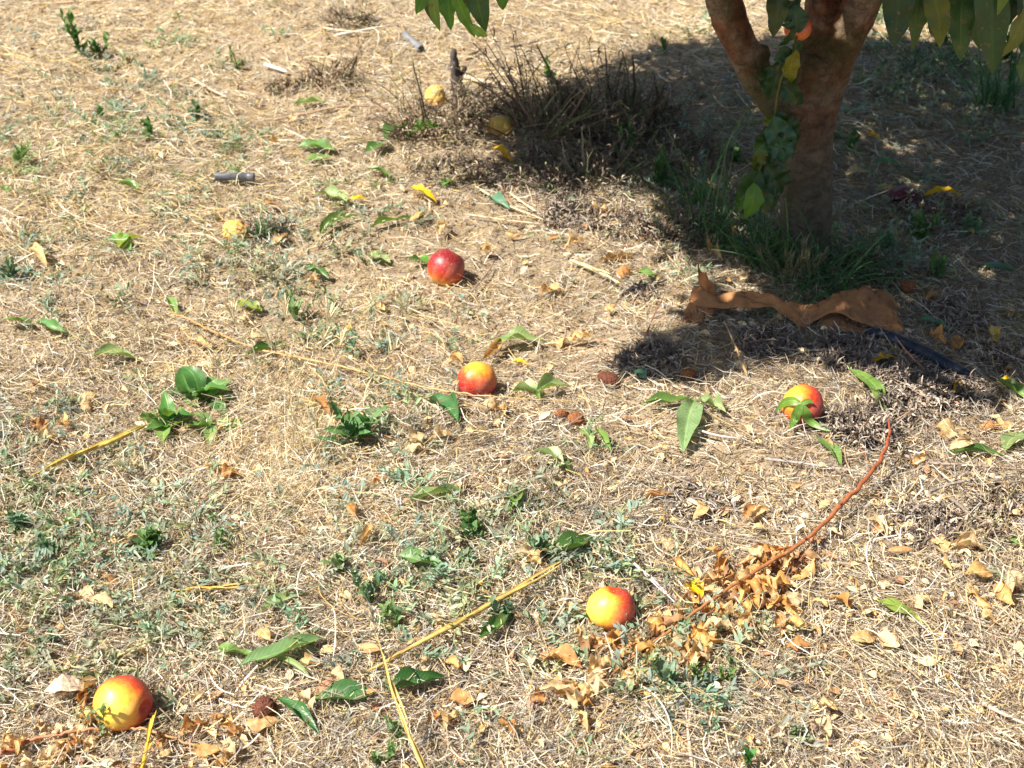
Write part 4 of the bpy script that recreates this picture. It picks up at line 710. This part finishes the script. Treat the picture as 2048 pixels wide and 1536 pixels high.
branch('fallen_twig', [(-40, 1512), (15, 1503), (60, 1482), (120, 1470), (180, 1460), (250, 1455), (310, 1465), (370, 1485), (425, 1508), (470, 1560)], [.014, .02, .02, .02, .02, .018, .02, .018, .014, .01], [4.6, 4.2, 3.2, 2.8, 2.2, 1.6], (.36, .11, .05), 'thin red brown twig with dry leaves running under the large orange nectarine', 'branch', (34, .022, .036, TAN, .1, .95), col2=(.5, .28, .1))
branch('fallen_reed', [(340, 624), (380, 640), (430, 664), (490, 690), (560, 708), (640, 722), (720, 742), (800, 762), (880, 780), (950, 789), (1010, 795), (1090, 800), (1180, 803)], [.02, .02, .018, .018, .02, .02, .022, .03, .04, .045, .045, .04, .03], [2.4, 2.4, 2.1, 1.6, 1.2, .7], (.60, .30, .10), 'long thin orange stem passing in front of the yellow topped nectarine', 'stem', None, M_reed, col2=(.72, .5, .22), extra=[[(720, 745), (790, 775), (850, 793)]])
def reed(pts, off, wpx, col, lab, col2=None, head=None):
    """a flattened dry grass stalk with sheaths"""
    P = [G(a, b, off if not isinstance(off, list) else off[i]) for i, (a, b) in enumerate(pts)]; s_ = mpp(P[len(P) // 2]); m_ = MB(); b = G(*pts[0]); t = thing('dry_reed', b, lab, 'reed', 'dry yellow reeds and stalks')
    C_ = tube(m_, P, [w_ * .40 * s_ for w_ in wpx], col, n=7, seg=40, col2=col2, wob=.1); m_.build('stalk', M_reed, t)
    q_ = MB(); n = 4; ii = np.linspace(6, 26, n).astype(int); B = C_[ii] + [0, 0, .002]; T_ = C_[np.minimum(ii + 12, 39)] + RNG.normal(0, .003, (n, 3)) + [0, 0, .003]
    leaves(q_, B, T_, max(wpx) * s_ * .75, np.array(col) * 1.08, curl=1.5, arch=.01, fold=0, nu=10, nv=4); q_.build('sheath', M_reed, t)
    if head:
        hb = A(*head[0], P[0][1]); ht = A(*head[1], P[0][1]); h_ = MB(); n = 26; u = RNG.random(n)[:, None]; B = hb + (ht - hb) * u; D_ = nrm((ht - hb) + RNG.normal(0, .4, (n, 3)) * np.linalg.norm(ht - hb)); leaves(h_, B, B + D_ * .016, .003, (.80, .72, .55), nu=4, nv=2, curl=1.); h_.build('seed_head', M_reed, t)
YR = (.66, .46, .14)
reed([(700, 1357), (760, 1330), (830, 1290), (900, 1255), (960, 1220), (1020, 1188), (1090, 1150), (1150, 1108)], [.012, .02, .028, .034, .036, .034, .03, .022], [3, 8, 11, 9, 13, 9, 5, 2], YR, 'longest flat yellow reed lying diagonally left of the oval nectarine', (.70, .52, .16))
reed([(752, 1262), (768, 1320), (785, 1380), (805, 1440), (828, 1495), (855, 1560)], [.10, .09, .08, .06, .05, .03], [3, 4, 5, 8, 9, 9], YR, 'thin yellow grass stalk with a white tip crossing the dark green leaf', None, ((752, 1265), (742, 1222)))
reed([(60, 952), (110, 930), (170, 903), (230, 880), (292, 850)], .02, [2, 7, 12, 11, 8], (.72, .52, .13), 'tapering yellow reed at the left, pointing into the fresh fallen shoot')
reed([(276, 1570), (290, 1510), (300, 1465), (313, 1420)], [.03, .03, .03, .04], [12, 9, 6, 2], (.76, .50, .06), 'short stiff yellow blade at the bottom edge, right of the orange nectarine')
reed([(345, 1181), (400, 1178), (440, 1176), (482, 1174)], .02, [2, 5, 8, 8], (.70, .45, .10), 'short horizontal yellow reed piece on the weeds')
reed([(1142, 520), (1175, 534), (1205, 548), (1240, 566)], .02, [6, 8, 7, 3], (.80, .68, .36), 'pale yellow straw stem piece on litter right of the crimson nectarine')
reed([(1245, 1104), (1280, 1140), (1320, 1178), (1352, 1206)], .018, [3, 3, 3, 3], (.78, .68, .66), 'thin whitish stem slanting above the oval nectarine')
def stick(pts, r, col, lab, off=.014, mat=M_stalk, name='dry_stick', cat='stick'):
    P = [G(a, b, off if not isinstance(off, list) else off[i]) for i, (a, b) in enumerate(pts)]; s_ = mpp(P[0]); m_ = MB(); tube(m_, P, [r * s_, r * s_ * .8, r * s_ * .5], col, n=7, seg=16, wob=.25); return m_.build(name, mat, None, label=lab, category=cat, group='dry sticks on the ground')
PS, BS, GS2 = (.62, .5, .36), (.22, .14, .10), (.40, .34, .29)
for a in [([(528, 128), (552, 136), (575, 144)], 4, (.85, .83, .8), 'short white stick on pale soil at the upper left'), ([(668, 72), (720, 62), (782, 50)], 3.5, (.78, .7, .6), 'long whitish stick near the top edge left of the hanging leaves'), ([(640, 55), (690, 62), (740, 66)], 3, PS, 'pale tan stick crossing the whitish stick'),
          ([(545, 240), (620, 226), (690, 212), (800, 214)], 3.2, (.42, .27, .2), 'long brown twig lying level left of the pitted rotten nectarine'), ([(925, 152), (975, 165), (1030, 172)], 5, PS, 'tan stick behind the dead weed clump right of the stump'), ([(1018, 92), (1050, 88), (1075, 82)], 4, (.36, .28, .22), 'short grey brown stick on bare earth beyond the stump'), ([(925, 112), (940, 108), (960, 100)], 4, (.34, .26, .2), 'short dark stick touching the stump'),
          ([(1290, 676), (1308, 630), (1328, 592)], 1.8, (.30, .13, .09), 'thin dark red twig rising from the shade patch', [.01, .03, .06]), ([(1650, 700), (1600, 700), (1480, 690)], 1.8, GS2, 'thin grey stick in shade below the brown sheet'), ([(1528, 918), (1600, 926), (1735, 945)], 3.4, (.50, .43, .38), 'long grey stick passing under the red branch'), ([(1395, 860), (1440, 872), (1490, 878)], 3, (.58, .5, .44), 'short grey stick between the large pale leaf and sprig nectarine'),
          ([(1790, 905), (1860, 925), (1960, 932), (2060, 940)], 3.6, (.36, .27, .22), 'long brown stick at right below the dry leaf heap'), ([(1850, 985), (1930, 962), (2040, 950)], 3, GS2, 'grey stick slanting up toward the right edge'), ([(1800, 1000), (1880, 1040), (1940, 1075)], 2.6, GS2, 'thin grey stick right of the red branch middle'), ([(1890, 988), (1930, 1020), (1960, 1052)], 4, (.30, .24, .2), 'stubby dark stick on the grey tussock at right'),
          ([(1160, 900), (1130, 870), (1110, 868)], 1.8, GS2, 'tiny grey stick beside the rusty stone pair'), ([(930, 600), (975, 545), (985, 530)], 2.2, (.3, .22, .17), 'thin dark twig right of the crimson nectarine'), ([(690, 770), (730, 800), (745, 835)], 4, (.42, .33, .28), 'short brown stick behind the broad leaved weed'), ([(1330, 1050), (1450, 1072), (1560, 1088)], 2, GS2, 'thin grey stick left of the red branch middle'),
          ([(340, 1400), (390, 1345), (430, 1310)], 2.6, (.46, .33, .24), 'brown stick right of the large orange nectarine'), ([(1385, 1536), (1378, 1480), (1372, 1420)], 4, (.66, .47, .33), 'bleached tan stick at the bottom edge left of the seedling'), ([(1965, 1405), (2000, 1425), (2060, 1452)], 5, (.62, .48, .38), 'thick bleached stick at the lower right edge'), ([(1785, 1500), (1830, 1460), (1850, 1440)], 2.5, BS, 'thin brown stick at the bottom right'),
          ([(840, 1200), (830, 1230), (870, 1262)], 2.0, GS2, 'grey twig beside the longest yellow reed'), ([(1120, 1150), (1135, 1190), (1100, 1250)], 3, (.60, .48, .38), 'bleached stick piece left of the oval nectarine'), ([(905, 1300), (950, 1320), (990, 1280)], 2.6, (.62, .5, .4), 'pale stick under the longest yellow reed'), ([(950, 372), (1010, 408), (1090, 440)], 2.4, (.72, .6, .38), 'pale stalk pointing up left from the bleached fan'), ([(1018, 385), (1060, 415), (1100, 442)], 2.2, (.74, .6, .4), 'second pale stalk beside the bleached fan'), ([(930, 428), (1010, 440), (1085, 448)], 2, (.7, .56, .36), 'level pale stalk below the bleached fan'),
          ([(1360, 540), (1310, 480), (1270, 440)], 1.6, (.5, .36, .22), 'thin tan stalk at the shade edge left of the trunk'), ([(1700, 200), (1850, 240), (2060, 268)], 1.8, (.5, .42, .3), 'very long thin straw in shade right of the trunk'), ([(1495, 752), (1470, 690), (1448, 640)], 3, (.46, .3, .15), 'bent tan stalk leaning on the brown sheet', [.01, .04, .06]), ([(1850, 740), (1815, 705), (1790, 672)], 2.4, (.46, .24, .14), 'reddish twig lying across the black hose', [.02, .03, .035]),
          ([(60, 10), (120, 6), (220, 0)], 3.5, (.5, .33, .2), 'brown stick at the upper left edge'), ([(380, 155), (420, 178), (455, 195)], 3.4, (.55, .43, .33), 'faded brown stick on bare soil at the upper left')]:
    stick(*a[:4], **({'off': a[4]} if len(a) > 4 else {}))

# ---------------------------------------------------------------- pale dry grass tuft in the middle left
def tuft(name, px, py, rpx, n, hp, cols, lab, cat, grp, W=(.0008, .0018), lean=(0, 0), mat=M_straw, el=(1.15, .3), head=0, arch=.5, K=9):
    c = G(px, py); s_ = mpp(c); t = thing(name, c, lab, cat, grp); m_ = MB(); a = RNG.random(n) * 6.28; r = np.sqrt(RNG.random(n)) * rpx * s_
    bx = c[0] + np.cos(a) * r; by = c[1] + np.sin(a) * r; L_ = hp * s_ * RNG.uniform(.3, 1.1, n) / .8; az = RNG.random(n) * 6.28; e = np.clip(RNG.normal(*el, n), .15, 1.55); u = np.linspace(0, 1, K)[None]
    dx, dy = np.cos(az)[:, None], np.sin(az)[:, None]; ar = RNG.uniform(.2, 1, n)[:, None] * arch; ee = e[:, None] - ar * u * 1.8; st_ = (L_ / (K - 1))[:, None]
    X = bx[:, None] + np.cumsum((dx * np.cos(ee) + lean[0]) * st_, 1) - st_ * 0; Y = by[:, None] + np.cumsum((dy * np.cos(ee) + lean[1]) * st_, 1); Z = np.maximum(H(bx, by)[:, None] + np.cumsum(np.sin(ee) * st_, 1), H(X, Y) + .002)
    P = np.stack([X, Y, Z], -1); cc = np.array(cols)[RNG.integers(0, len(cols), n)] * RNG.uniform(.8, 1.2, (n, 1)); tp = np.linspace(1, .25, K) ** .7
    if n <= 8:
        for q0 in range(n): m1 = MB(); ribbons(m1, P[q0:q0 + 1], RNG.uniform(*W, 1), cc[q0:q0 + 1], taper=tp); m1.build('blade', mat, t)
    else: ribbons(m_, P, RNG.uniform(*W, n), cc, roll=RNG.normal(0, .8, n), taper=tp); m_.build('blades', mat, t)
    if head:
        for i_ in np.argsort(-L_)[:head]:
            q_ = MB(); B = []; T_ = []
            e_ = P[i_, -1]; d_ = nrm(P[i_, -1] - P[i_, -3])
            for k_ in range(14): b_ = e_ - d_ * .03 * random.random(); B.append(b_); T_.append(b_ + nrm(d_ + RNG.normal(0, .35, 3)) * random.uniform(.015, .035))
            leaves(q_, np.array(B), np.array(T_), .0016, (.78, .66, .42) if mat == M_straw else (.20, .20, .10), nu=3, nv=2, arch=.05); q_.build('seed_head', M_straw, t)
    return t
PC = [(.82, .72, .5), (.76, .6, .36), (.86, .8, .66), (.7, .52, .28)]
tuft('dry_grass_tuft', 585, 985, 75, 620, 85, PC, 'dense tangle of bleached grass at the middle left', 'grass tuft', None, arch=1.1, el=(.7, .4))
tuft('dry_grass_tuft', 610, 930, 45, 34, 225, PC, 'tall wispy pale seeding grass rising out of the bleached tangle', 'grass tuft', None, el=(1.4, .12), head=9, arch=.25)
for (a, b, r, n, h, lab) in [(430, 650, 60, 90, 40, 'golden dry grass wisps beside the start of the orange stem'), (110, 420, 120, 240, 34, 'flat swirl of golden straw at the left'), (740, 590, 70, 160, 34, 'golden straw swirl left of the crimson nectarine'), (520, 520, 50, 90, 40, 'loose golden wisps in front of the sunken rotten nectarine'), (410, 1240, 22, 50, 34, 'small white bleached tuft in the low weeds'), (590, 1240, 22, 40, 30, 'small bleached tuft right of the white one'),
                             (1060, 1060, 40, 18, 110, 'few tall thin pale stalks standing in the green weeds'), (1660, 1290, 70, 60, 60, 'thin looping straws on the litter at the lower right'), (760, 1000, 70, 60, 80, 'loose pale stalks right of the bleached tangle'), (90, 60, 200, 400, 26, 'golden straw bank at the upper left corner'), (1340, 60, 100, 200, 26, 'golden straw beyond the shade left of the trunk'), (390, 1000, 60, 60, 50, 'pale straw star left of the bleached tangle')]:
    tuft('dry_grass_tuft', a, b, r, n, h, PC, lab, 'grass tuft', 'wisps of dry grass', arch=1.2, el=(.55, .3))
# green grass
GB = [(.07, .17, .05), (.05, .13, .05), (.12, .24, .08)]
tuft('grass_tuft', 1630, 580, 60, 85, 140, GB, 'green grass tuft arching out in front of the trunk', 'grass tuft', 'green grass tufts', W=(.003, .006), mat=M_blade, el=(1.0, .3), arch=.85)
tuft('grass_tuft', 1690, 565, 25, 16, 135, GB, 'long green blades arching over the right end of the brown sheet', 'grass tuft', 'green grass tufts', W=(.003, .005), mat=M_blade, el=(.9, .2), arch=1.1, lean=(.25, -.1))
tuft('grass_tuft', 1530, 535, 55, 110, 110, GB, 'green grass blades at the left foot of the trunk', 'grass tuft', 'green grass tufts', W=(.0025, .0045), mat=M_blade, el=(1.2, .3), arch=.6)
tuft('grass_tuft', 1418, 470, 45, 44, 190, GB, 'tall sparse green blades standing left of the leafy shoot', 'grass tuft', 'green grass tufts', W=(.002, .004), mat=M_blade, el=(1.4, .2), arch=.5)
tuft('grass_tuft', 1572, 540, 12, 5, 170, [(.2, .4, .1)], 'bright green blades standing against the trunk base', 'grass tuft', 'green grass tufts', W=(.004, .006), mat=M_blade, el=(1.45, .1), arch=.2)
tuft('seeding_grass', 1590, 590, 40, 30, 80, [(.3, .3, .14), (.24, .26, .12)], 'olive seeding grass between the trunk and the brown sheet', 'grass tuft', None, mat=M_blade, el=(1.3, .25), head=18, arch=.4)
tuft('grass_tuft', 1990, 225, 40, 80, 110, GB, 'dark green grass clump in shade at the upper right edge', 'grass tuft', 'green grass tufts', W=(.003, .007), mat=M_blade, el=(1.3, .2), arch=.4)
tuft('grass_tuft', 525, 480, 18, 40, 50, GB, 'small dark green tuft right of the sunken rotten nectarine', 'grass tuft', 'green grass tufts', W=(.002, .005), mat=M_blade, el=(1.1, .3), arch=.4)
tuft('grass_tuft', 1790, 30, 80, 260, 46, [(.16, .3, .08), (.1, .24, .08)], 'sunlit green grass patch right of the trunk at the top edge', 'grass tuft', 'green grass tufts', W=(.002, .005), mat=M_blade, el=(1.1, .3), arch=.4)
tuft('grass_tuft', 1860, 135, 120, 260, 40, GB, 'shaded blue green grass patch under the hanging leaves', 'grass tuft', 'green grass tufts', W=(.002, .005), mat=M_blade, el=(1.0, .3), arch=.5)

# ---------------------------------------------------------------- broad leaved weeds and fallen shoots
def weed(px, py, n, lp, wp, hp, cols, lab, name='leafy_weed', cat='weed', grp='green weeds', stems=1, el=(.5, .4), mat=M_weed, fallen=False):
    c = G(px, py, .002); s_ = mpp(c); t = thing(name, c, lab, cat, grp); m_ = MB(); q_ = MB(); B, T_, W_, C_ = [], [], [], []
    for k_ in range(stems):
        az = random.random() * 6.28; h = hp * s_ / .8 * random.uniform(.6, 1.05); off = np.array([random.gauss(0, .2), random.gauss(0, .2), 1.]) if not fallen else np.array([math.cos(az), math.sin(az) * .7, .25])
        top = c + off * h + (np.array([random.gauss(0, .3), random.gauss(0, .3), 0]) * lp * s_ * (stems > 1)); P = catmull([c, (c + top) / 2 + RNG.normal(0, .004, 3), top], 12); tube(m_, [c, P[6], top], [.0018, .0012, .0008], np.array(cols[0]) * 1.3, n=5, seg=10)
        for j in range(n):
            u = (j + .5) / n; p = P[int(u * 11)]; a2 = j * 2.4 + az; e2 = random.gauss(*el) + .5 * u * (not fallen); l = lp * s_ * random.uniform(.7, 1.15) * (1.1 - .45 * u)
            B.append(p); T_.append(p + l * np.array([math.cos(a2) * math.cos(e2), math.sin(a2) * math.cos(e2), math.sin(e2)])); W_.append(wp * s_ * random.uniform(.8, 1.2) * (1.1 - .4 * u)); C_.append(np.array(random.choice(cols)) * random.uniform(.85, 1.2))
    T_ = np.array(T_); T_[:, 2] = np.maximum(T_[:, 2], H(T_[:, 0], T_[:, 1]) + .006); n_ = len(B)
    leaves(q_, np.array(B), T_, np.array(W_), np.array(C_), arch=RNG.uniform(.02, .2, n_), fold=RNG.uniform(.1, .4, n_), wave=RNG.uniform(.1, .4, n_), twist=RNG.normal(0, .4, n_), roll=RNG.normal(0, .25, n_), nu=10, nv=4, sway=RNG.normal(0, .06, n_))
    q_.build('leaves', mat, t); m_.build('stem', M_blade, t); return t
W1 = [(.12, .24, .07), (.15, .27, .09), (.09, .18, .06)]; W2 = [(.22, .33, .13), (.18, .30, .12), (.26, .34, .18)]; W3 = [(.17, .28, .17), (.22, .31, .21)]
weed(390, 800, 6, 92, 34, 40, [(.13, .28, .06), (.08, .20, .05), (.20, .34, .12)], 'fresh green peach shoot with broad leaves lying at the middle left', 'fallen_shoot', 'shoot', None, 2, (.15, .4), M_leaf, True)
weed(318, 855, 5, 80, 34, 34, [(.07, .19, .04), (.10, .25, .05), (.2, .32, .08)], 'dark glossy leaf cluster at the end of the short yellow reed', 'fallen_shoot', 'shoot', None, 2, (.3, .3), M_leaf, True)
weed(440, 850, 4, 80, 30, 50, [(.15, .30, .06), (.24, .36, .12)], 'light green arched leaves right of the fresh fallen shoot', 'fallen_shoot', 'shoot', None, 1, (.1, .3), M_leaf, True)
weed(712, 890, 7, 70, 19, 66, [(.11, .24, .08), (.09, .20, .07), (.17, .29, .12)], 'broad leaved green weed between grass tangle and yellow topped nectarine', stems=3, el=(.5, .3))
weed(755, 850, 5, 62, 26, 18, W2, 'flat pale leaved weed right of the broad leaved one', stems=1, el=(.1, .2))
weed(165, 115, 12, 34, 9, 80, W1, 'tall narrow leaved weed with a dark shadow at the upper left', stems=3, el=(.7, .3))
weed(200, 112, 8, 26, 8, 40, W1, 'low weed at the right foot of the tall upper left weed', stems=3, el=(.6, .3))
weed(475, 140, 8, 18, 5, 40, [(.2, .26, .1)], 'small olive weed on bare soil at the upper left', stems=3, el=(.8, .3))
weed(1490, 1530, 4, 62, 22, 30, [(.09, .25, .08), (.12, .3, .1)], 'fresh green seedling with upright leaves at the bottom edge', stems=1, el=(1.0, .2), mat=M_leaf)
weed(1460, 1370, 10, 26, 6, 48, [(.2, .3, .08), (.14, .24, .07)], 'small feathery weed right of the golden leaf heap', stems=3, el=(.9, .2))
weed(1392, 1365, 10, 26, 6, 42, [(.24, .32, .12), (.2, .3, .1)], 'small pale feathery weed left of its darker neighbour', stems=3, el=(.9, .2))
weed(1335, 1370, 6, 50, 22, 50, W3, 'blue green leafy weed below the lower end of the red branch', stems=2, el=(.9, .3))
weed(1420, 1455, 6, 26, 16, 20, W3, 'low round leaved weed above the seedling', stems=2)
weed(1600, 1480, 6, 30, 20, 14, [(.22, .27, .14)], 'flat dusty round leaved weed at the bottom right of centre', stems=2, el=(.1, .2))
weed(740, 1205, 8, 42, 16, 60, W3, 'upright grey green weed left of the longest yellow reed', stems=3, el=(.8, .3))
weed(785, 1255, 6, 44, 16, 44, W2, 'green weed touching the longest yellow reed', stems=2, el=(.8, .3))
weed(1090, 1115, 7, 38, 20, 44, W3, 'leafy grey green weed beside the dark broad leaf', stems=3, el=(.7, .3))
weed(950, 1075, 7, 40, 18, 44, W1, 'dark green weed behind the longest yellow reed', stems=3, el=(.7, .3))
weed(1010, 1240, 7, 34, 14, 40, W3, 'blue green weed between reed and oval nectarine', stems=3)
weed(300, 1105, 8, 40, 13, 36, W1, 'spreading dark green weed in the left weed patch', stems=4, el=(.4, .3))
weed(440, 1100, 8, 24, 12, 40, W2, 'olive weed with round leaves right of the spreading one', stems=2)
weed(670, 1150, 6, 46, 12, 30, W2, 'narrow leaved pale weed left of the flat green leaf', stems=2)
weed(790, 1480, 7, 32, 12, 36, W2, 'small green weed crossed by the yellow stalk at the bottom', stems=3, el=(.8, .3))
weed(770, 1530, 6, 36, 14, 34, W2, 'pale weed at the bottom edge left of the yellow stalk', stems=2, el=(.8, .3))
weed(100, 1290, 7, 30, 10, 30, W3, 'blue green weed behind the large orange nectarine', stems=3)
weed(45, 1060, 8, 30, 12, 34, W3, 'blue green weed at the left edge of the weed patch', stems=4)
weed(100, 1110, 8, 32, 12, 34, W3, 'bushy blue green weed right of the left edge one', stems=4)
weed(590, 640, 8, 40, 8, 60, W2, 'upright olive weed with awned leaves behind the orange stem', stems=3, el=(.9, .3))
weed(700, 710, 7, 22, 9, 50, W3, 'small blue green weed behind the thin orange stem', stems=3)
weed(300, 280, 8, 26, 8, 34, W1, 'small green weed on straw above the grey pipe offcut', stems=3)
weed(400, 240, 8, 24, 8, 30, W3, 'grey green weed on straw at the upper left', stems=3)
weed(205, 240, 6, 22, 9, 24, W1, 'tiny green weed at the upper left, left of the grey green one', stems=2)
weed(40, 330, 7, 34, 10, 24, W2, 'pale green weed by the left edge above the golden swirl', stems=3)
weed(20, 560, 7, 30, 9, 40, W3, 'grey green weed patch at the left edge', stems=5)
weed(1320, 370, 10, 30, 9, 60, W1, 'bushy green weed in shade left of the tall blades', stems=4, el=(.6, .3))
weed(1840, 480, 10, 30, 10, 50, W1, 'bushy green weed in shade right of the trunk', stems=4, el=(.6, .3))
weed(1700, 300, 8, 24, 8, 30, W1, 'low green weed behind the trunk in shade', stems=4)
weed(1470, 330, 8, 24, 12, 34, W1, 'low dark weed left of the trunk in deep shade', stems=4)
weed(1880, 95, 10, 26, 9, 44, W1, 'dark green weed under the hanging leaves', stems=6)
weed(2010, 130, 12, 30, 10, 60, W1, 'leafy green weed at the upper right edge', stems=6)
weed(1940, 470, 8, 30, 12, 36, W3, 'blue green weed in shade near the right edge', stems=3)
weed(1330, 110, 5, 20, 7, 24, W1, 'tiny weed at the far edge of the shade', stems=3)
weed(1100, 165, 6, 26, 9, 34, [(.2, .32, .08)], 'bright green sprout on top of the tallest dead clump', stems=2, el=(1., .2))
tuft('grass_tuft', 1470, 490, 70, 120, 85, GB, 'short green grass in the broken shade left of the trunk foot', 'grass tuft', 'green grass tufts', W=(.002, .004), mat=M_blade, el=(1.1, .35), arch=.6)
tuft('grass_tuft', 1760, 580, 40, 18, 90, GB, 'loose green blades hanging over the far edge of the brown sheet', 'grass tuft', 'green grass tufts', W=(.003, .005), mat=M_blade, el=(.7, .3), arch=.8, lean=(.3, -.1))
weed(1260, 310, 9, 28, 9, 50, W1, 'green weed in deep shade inside the broad blackish clump', stems=4)
weed(1400, 420, 9, 26, 9, 46, W1, 'green weed at the foot of the tall blades', stems=4)
tuft('grass_tuft', 1720, 540, 60, 70, 80, GB, 'green grass at the right foot of the trunk', 'grass tuft', 'green grass tufts', W=(.002, .004), mat=M_blade, el=(1., .35), arch=.7)
tuft('grass_tuft', 1330, 380, 60, 70, 60, GB, 'thin green grass in shade on the right side of the dead clumps', 'grass tuft', 'green grass tufts', W=(.002, .004), mat=M_blade, el=(1.1, .35), arch=.6)
weed(1560, 510, 8, 24, 8, 40, W1, 'small green weed against the left foot of the trunk', stems=4)
weed(1870, 560, 8, 28, 9, 40, W1, 'green weed in shade beyond the right end of the brown sheet', stems=4)
weed(1770, 505, 8, 28, 12, 34, W3, 'blue green weed in shade just right of the trunk foot', stems=4)
weed(204, 1482, 10, 24, 8, 112, [(.2, .3, .12), (.26, .34, .2)], 'thin weed stem rising in front of the large orange nectarine', stems=1, el=(.6, .3))
# sprig lying on the nectarine
sp = thing('leaf_sprig', G(1606, 790, .07), 'green leaf sprig draped over the nectarine beside the grey tussock', 'leaf sprig'); q_ = MB(); c, R = at_fruit(1606, 811, 41.5, .82)
def onf(px, py, out=.004):
    """point on the near skin of that nectarine seen at this spot, or on the ground"""
    d = ray(px, py); d = d / np.linalg.norm(d); o = np.array([0, 0, CH]) - c; b = o.dot(d); q = o.dot(o) - (R + out) ** 2
    return np.array([0, 0, CH]) + d * (-b - math.sqrt(b * b - q)) if b * b > q else G(px, py, .02)
for (pts, wd) in [([(1603, 808), (1585, 802), (1568, 806), (1552, 822)], 17), ([(1603, 808), (1595, 822), (1588, 840), (1580, 858)], 17), ([(1603, 808), (1612, 826), (1622, 844), (1660, 862)], 17), ([(1603, 808), (1610, 804), (1618, 802), (1627, 806)], 10), ([(1603, 808), (1600, 820), (1596, 830), (1596, 846)], 12)]:
    C_ = catmull([onf(*p) for p in pts], 14); s_ = mpp(c); nv = 5; V = []; cd = nrm(np.array([0, 0, CH]) - c)
    T_ = nrm(np.gradient(C_, axis=0)); S_ = nrm(np.cross(T_, cd)); L_ = []
    for i_ in range(14):
        u = i_ / 13; hw = wd * .5 * s_ * (math.sin(math.pi * u ** .8) ** .8 if 0 < u < 1 else 0) + .0006
        for v in np.linspace(-1, 1, nv): V.append(C_[i_] + S_[i_] * v * hw + cd * (abs(v) * hw * .25 + .001)); L_.append((u, v * .5 + .5, .5))
    i = np.arange(13)[:, None] * nv + np.arange(nv - 1)[None]; q_.add(np.array(V), np.stack([i, i + nv, i + nv + 1, i + 1], -1), np.array((.16, .30, .05)) * random.uniform(.85, 1.15), np.array(L_))
q_.build('leaves', M_leaf, sp)
print('objects', len(sc.objects), 'shared labels', [k for k, v in USED.items() if v > 1])
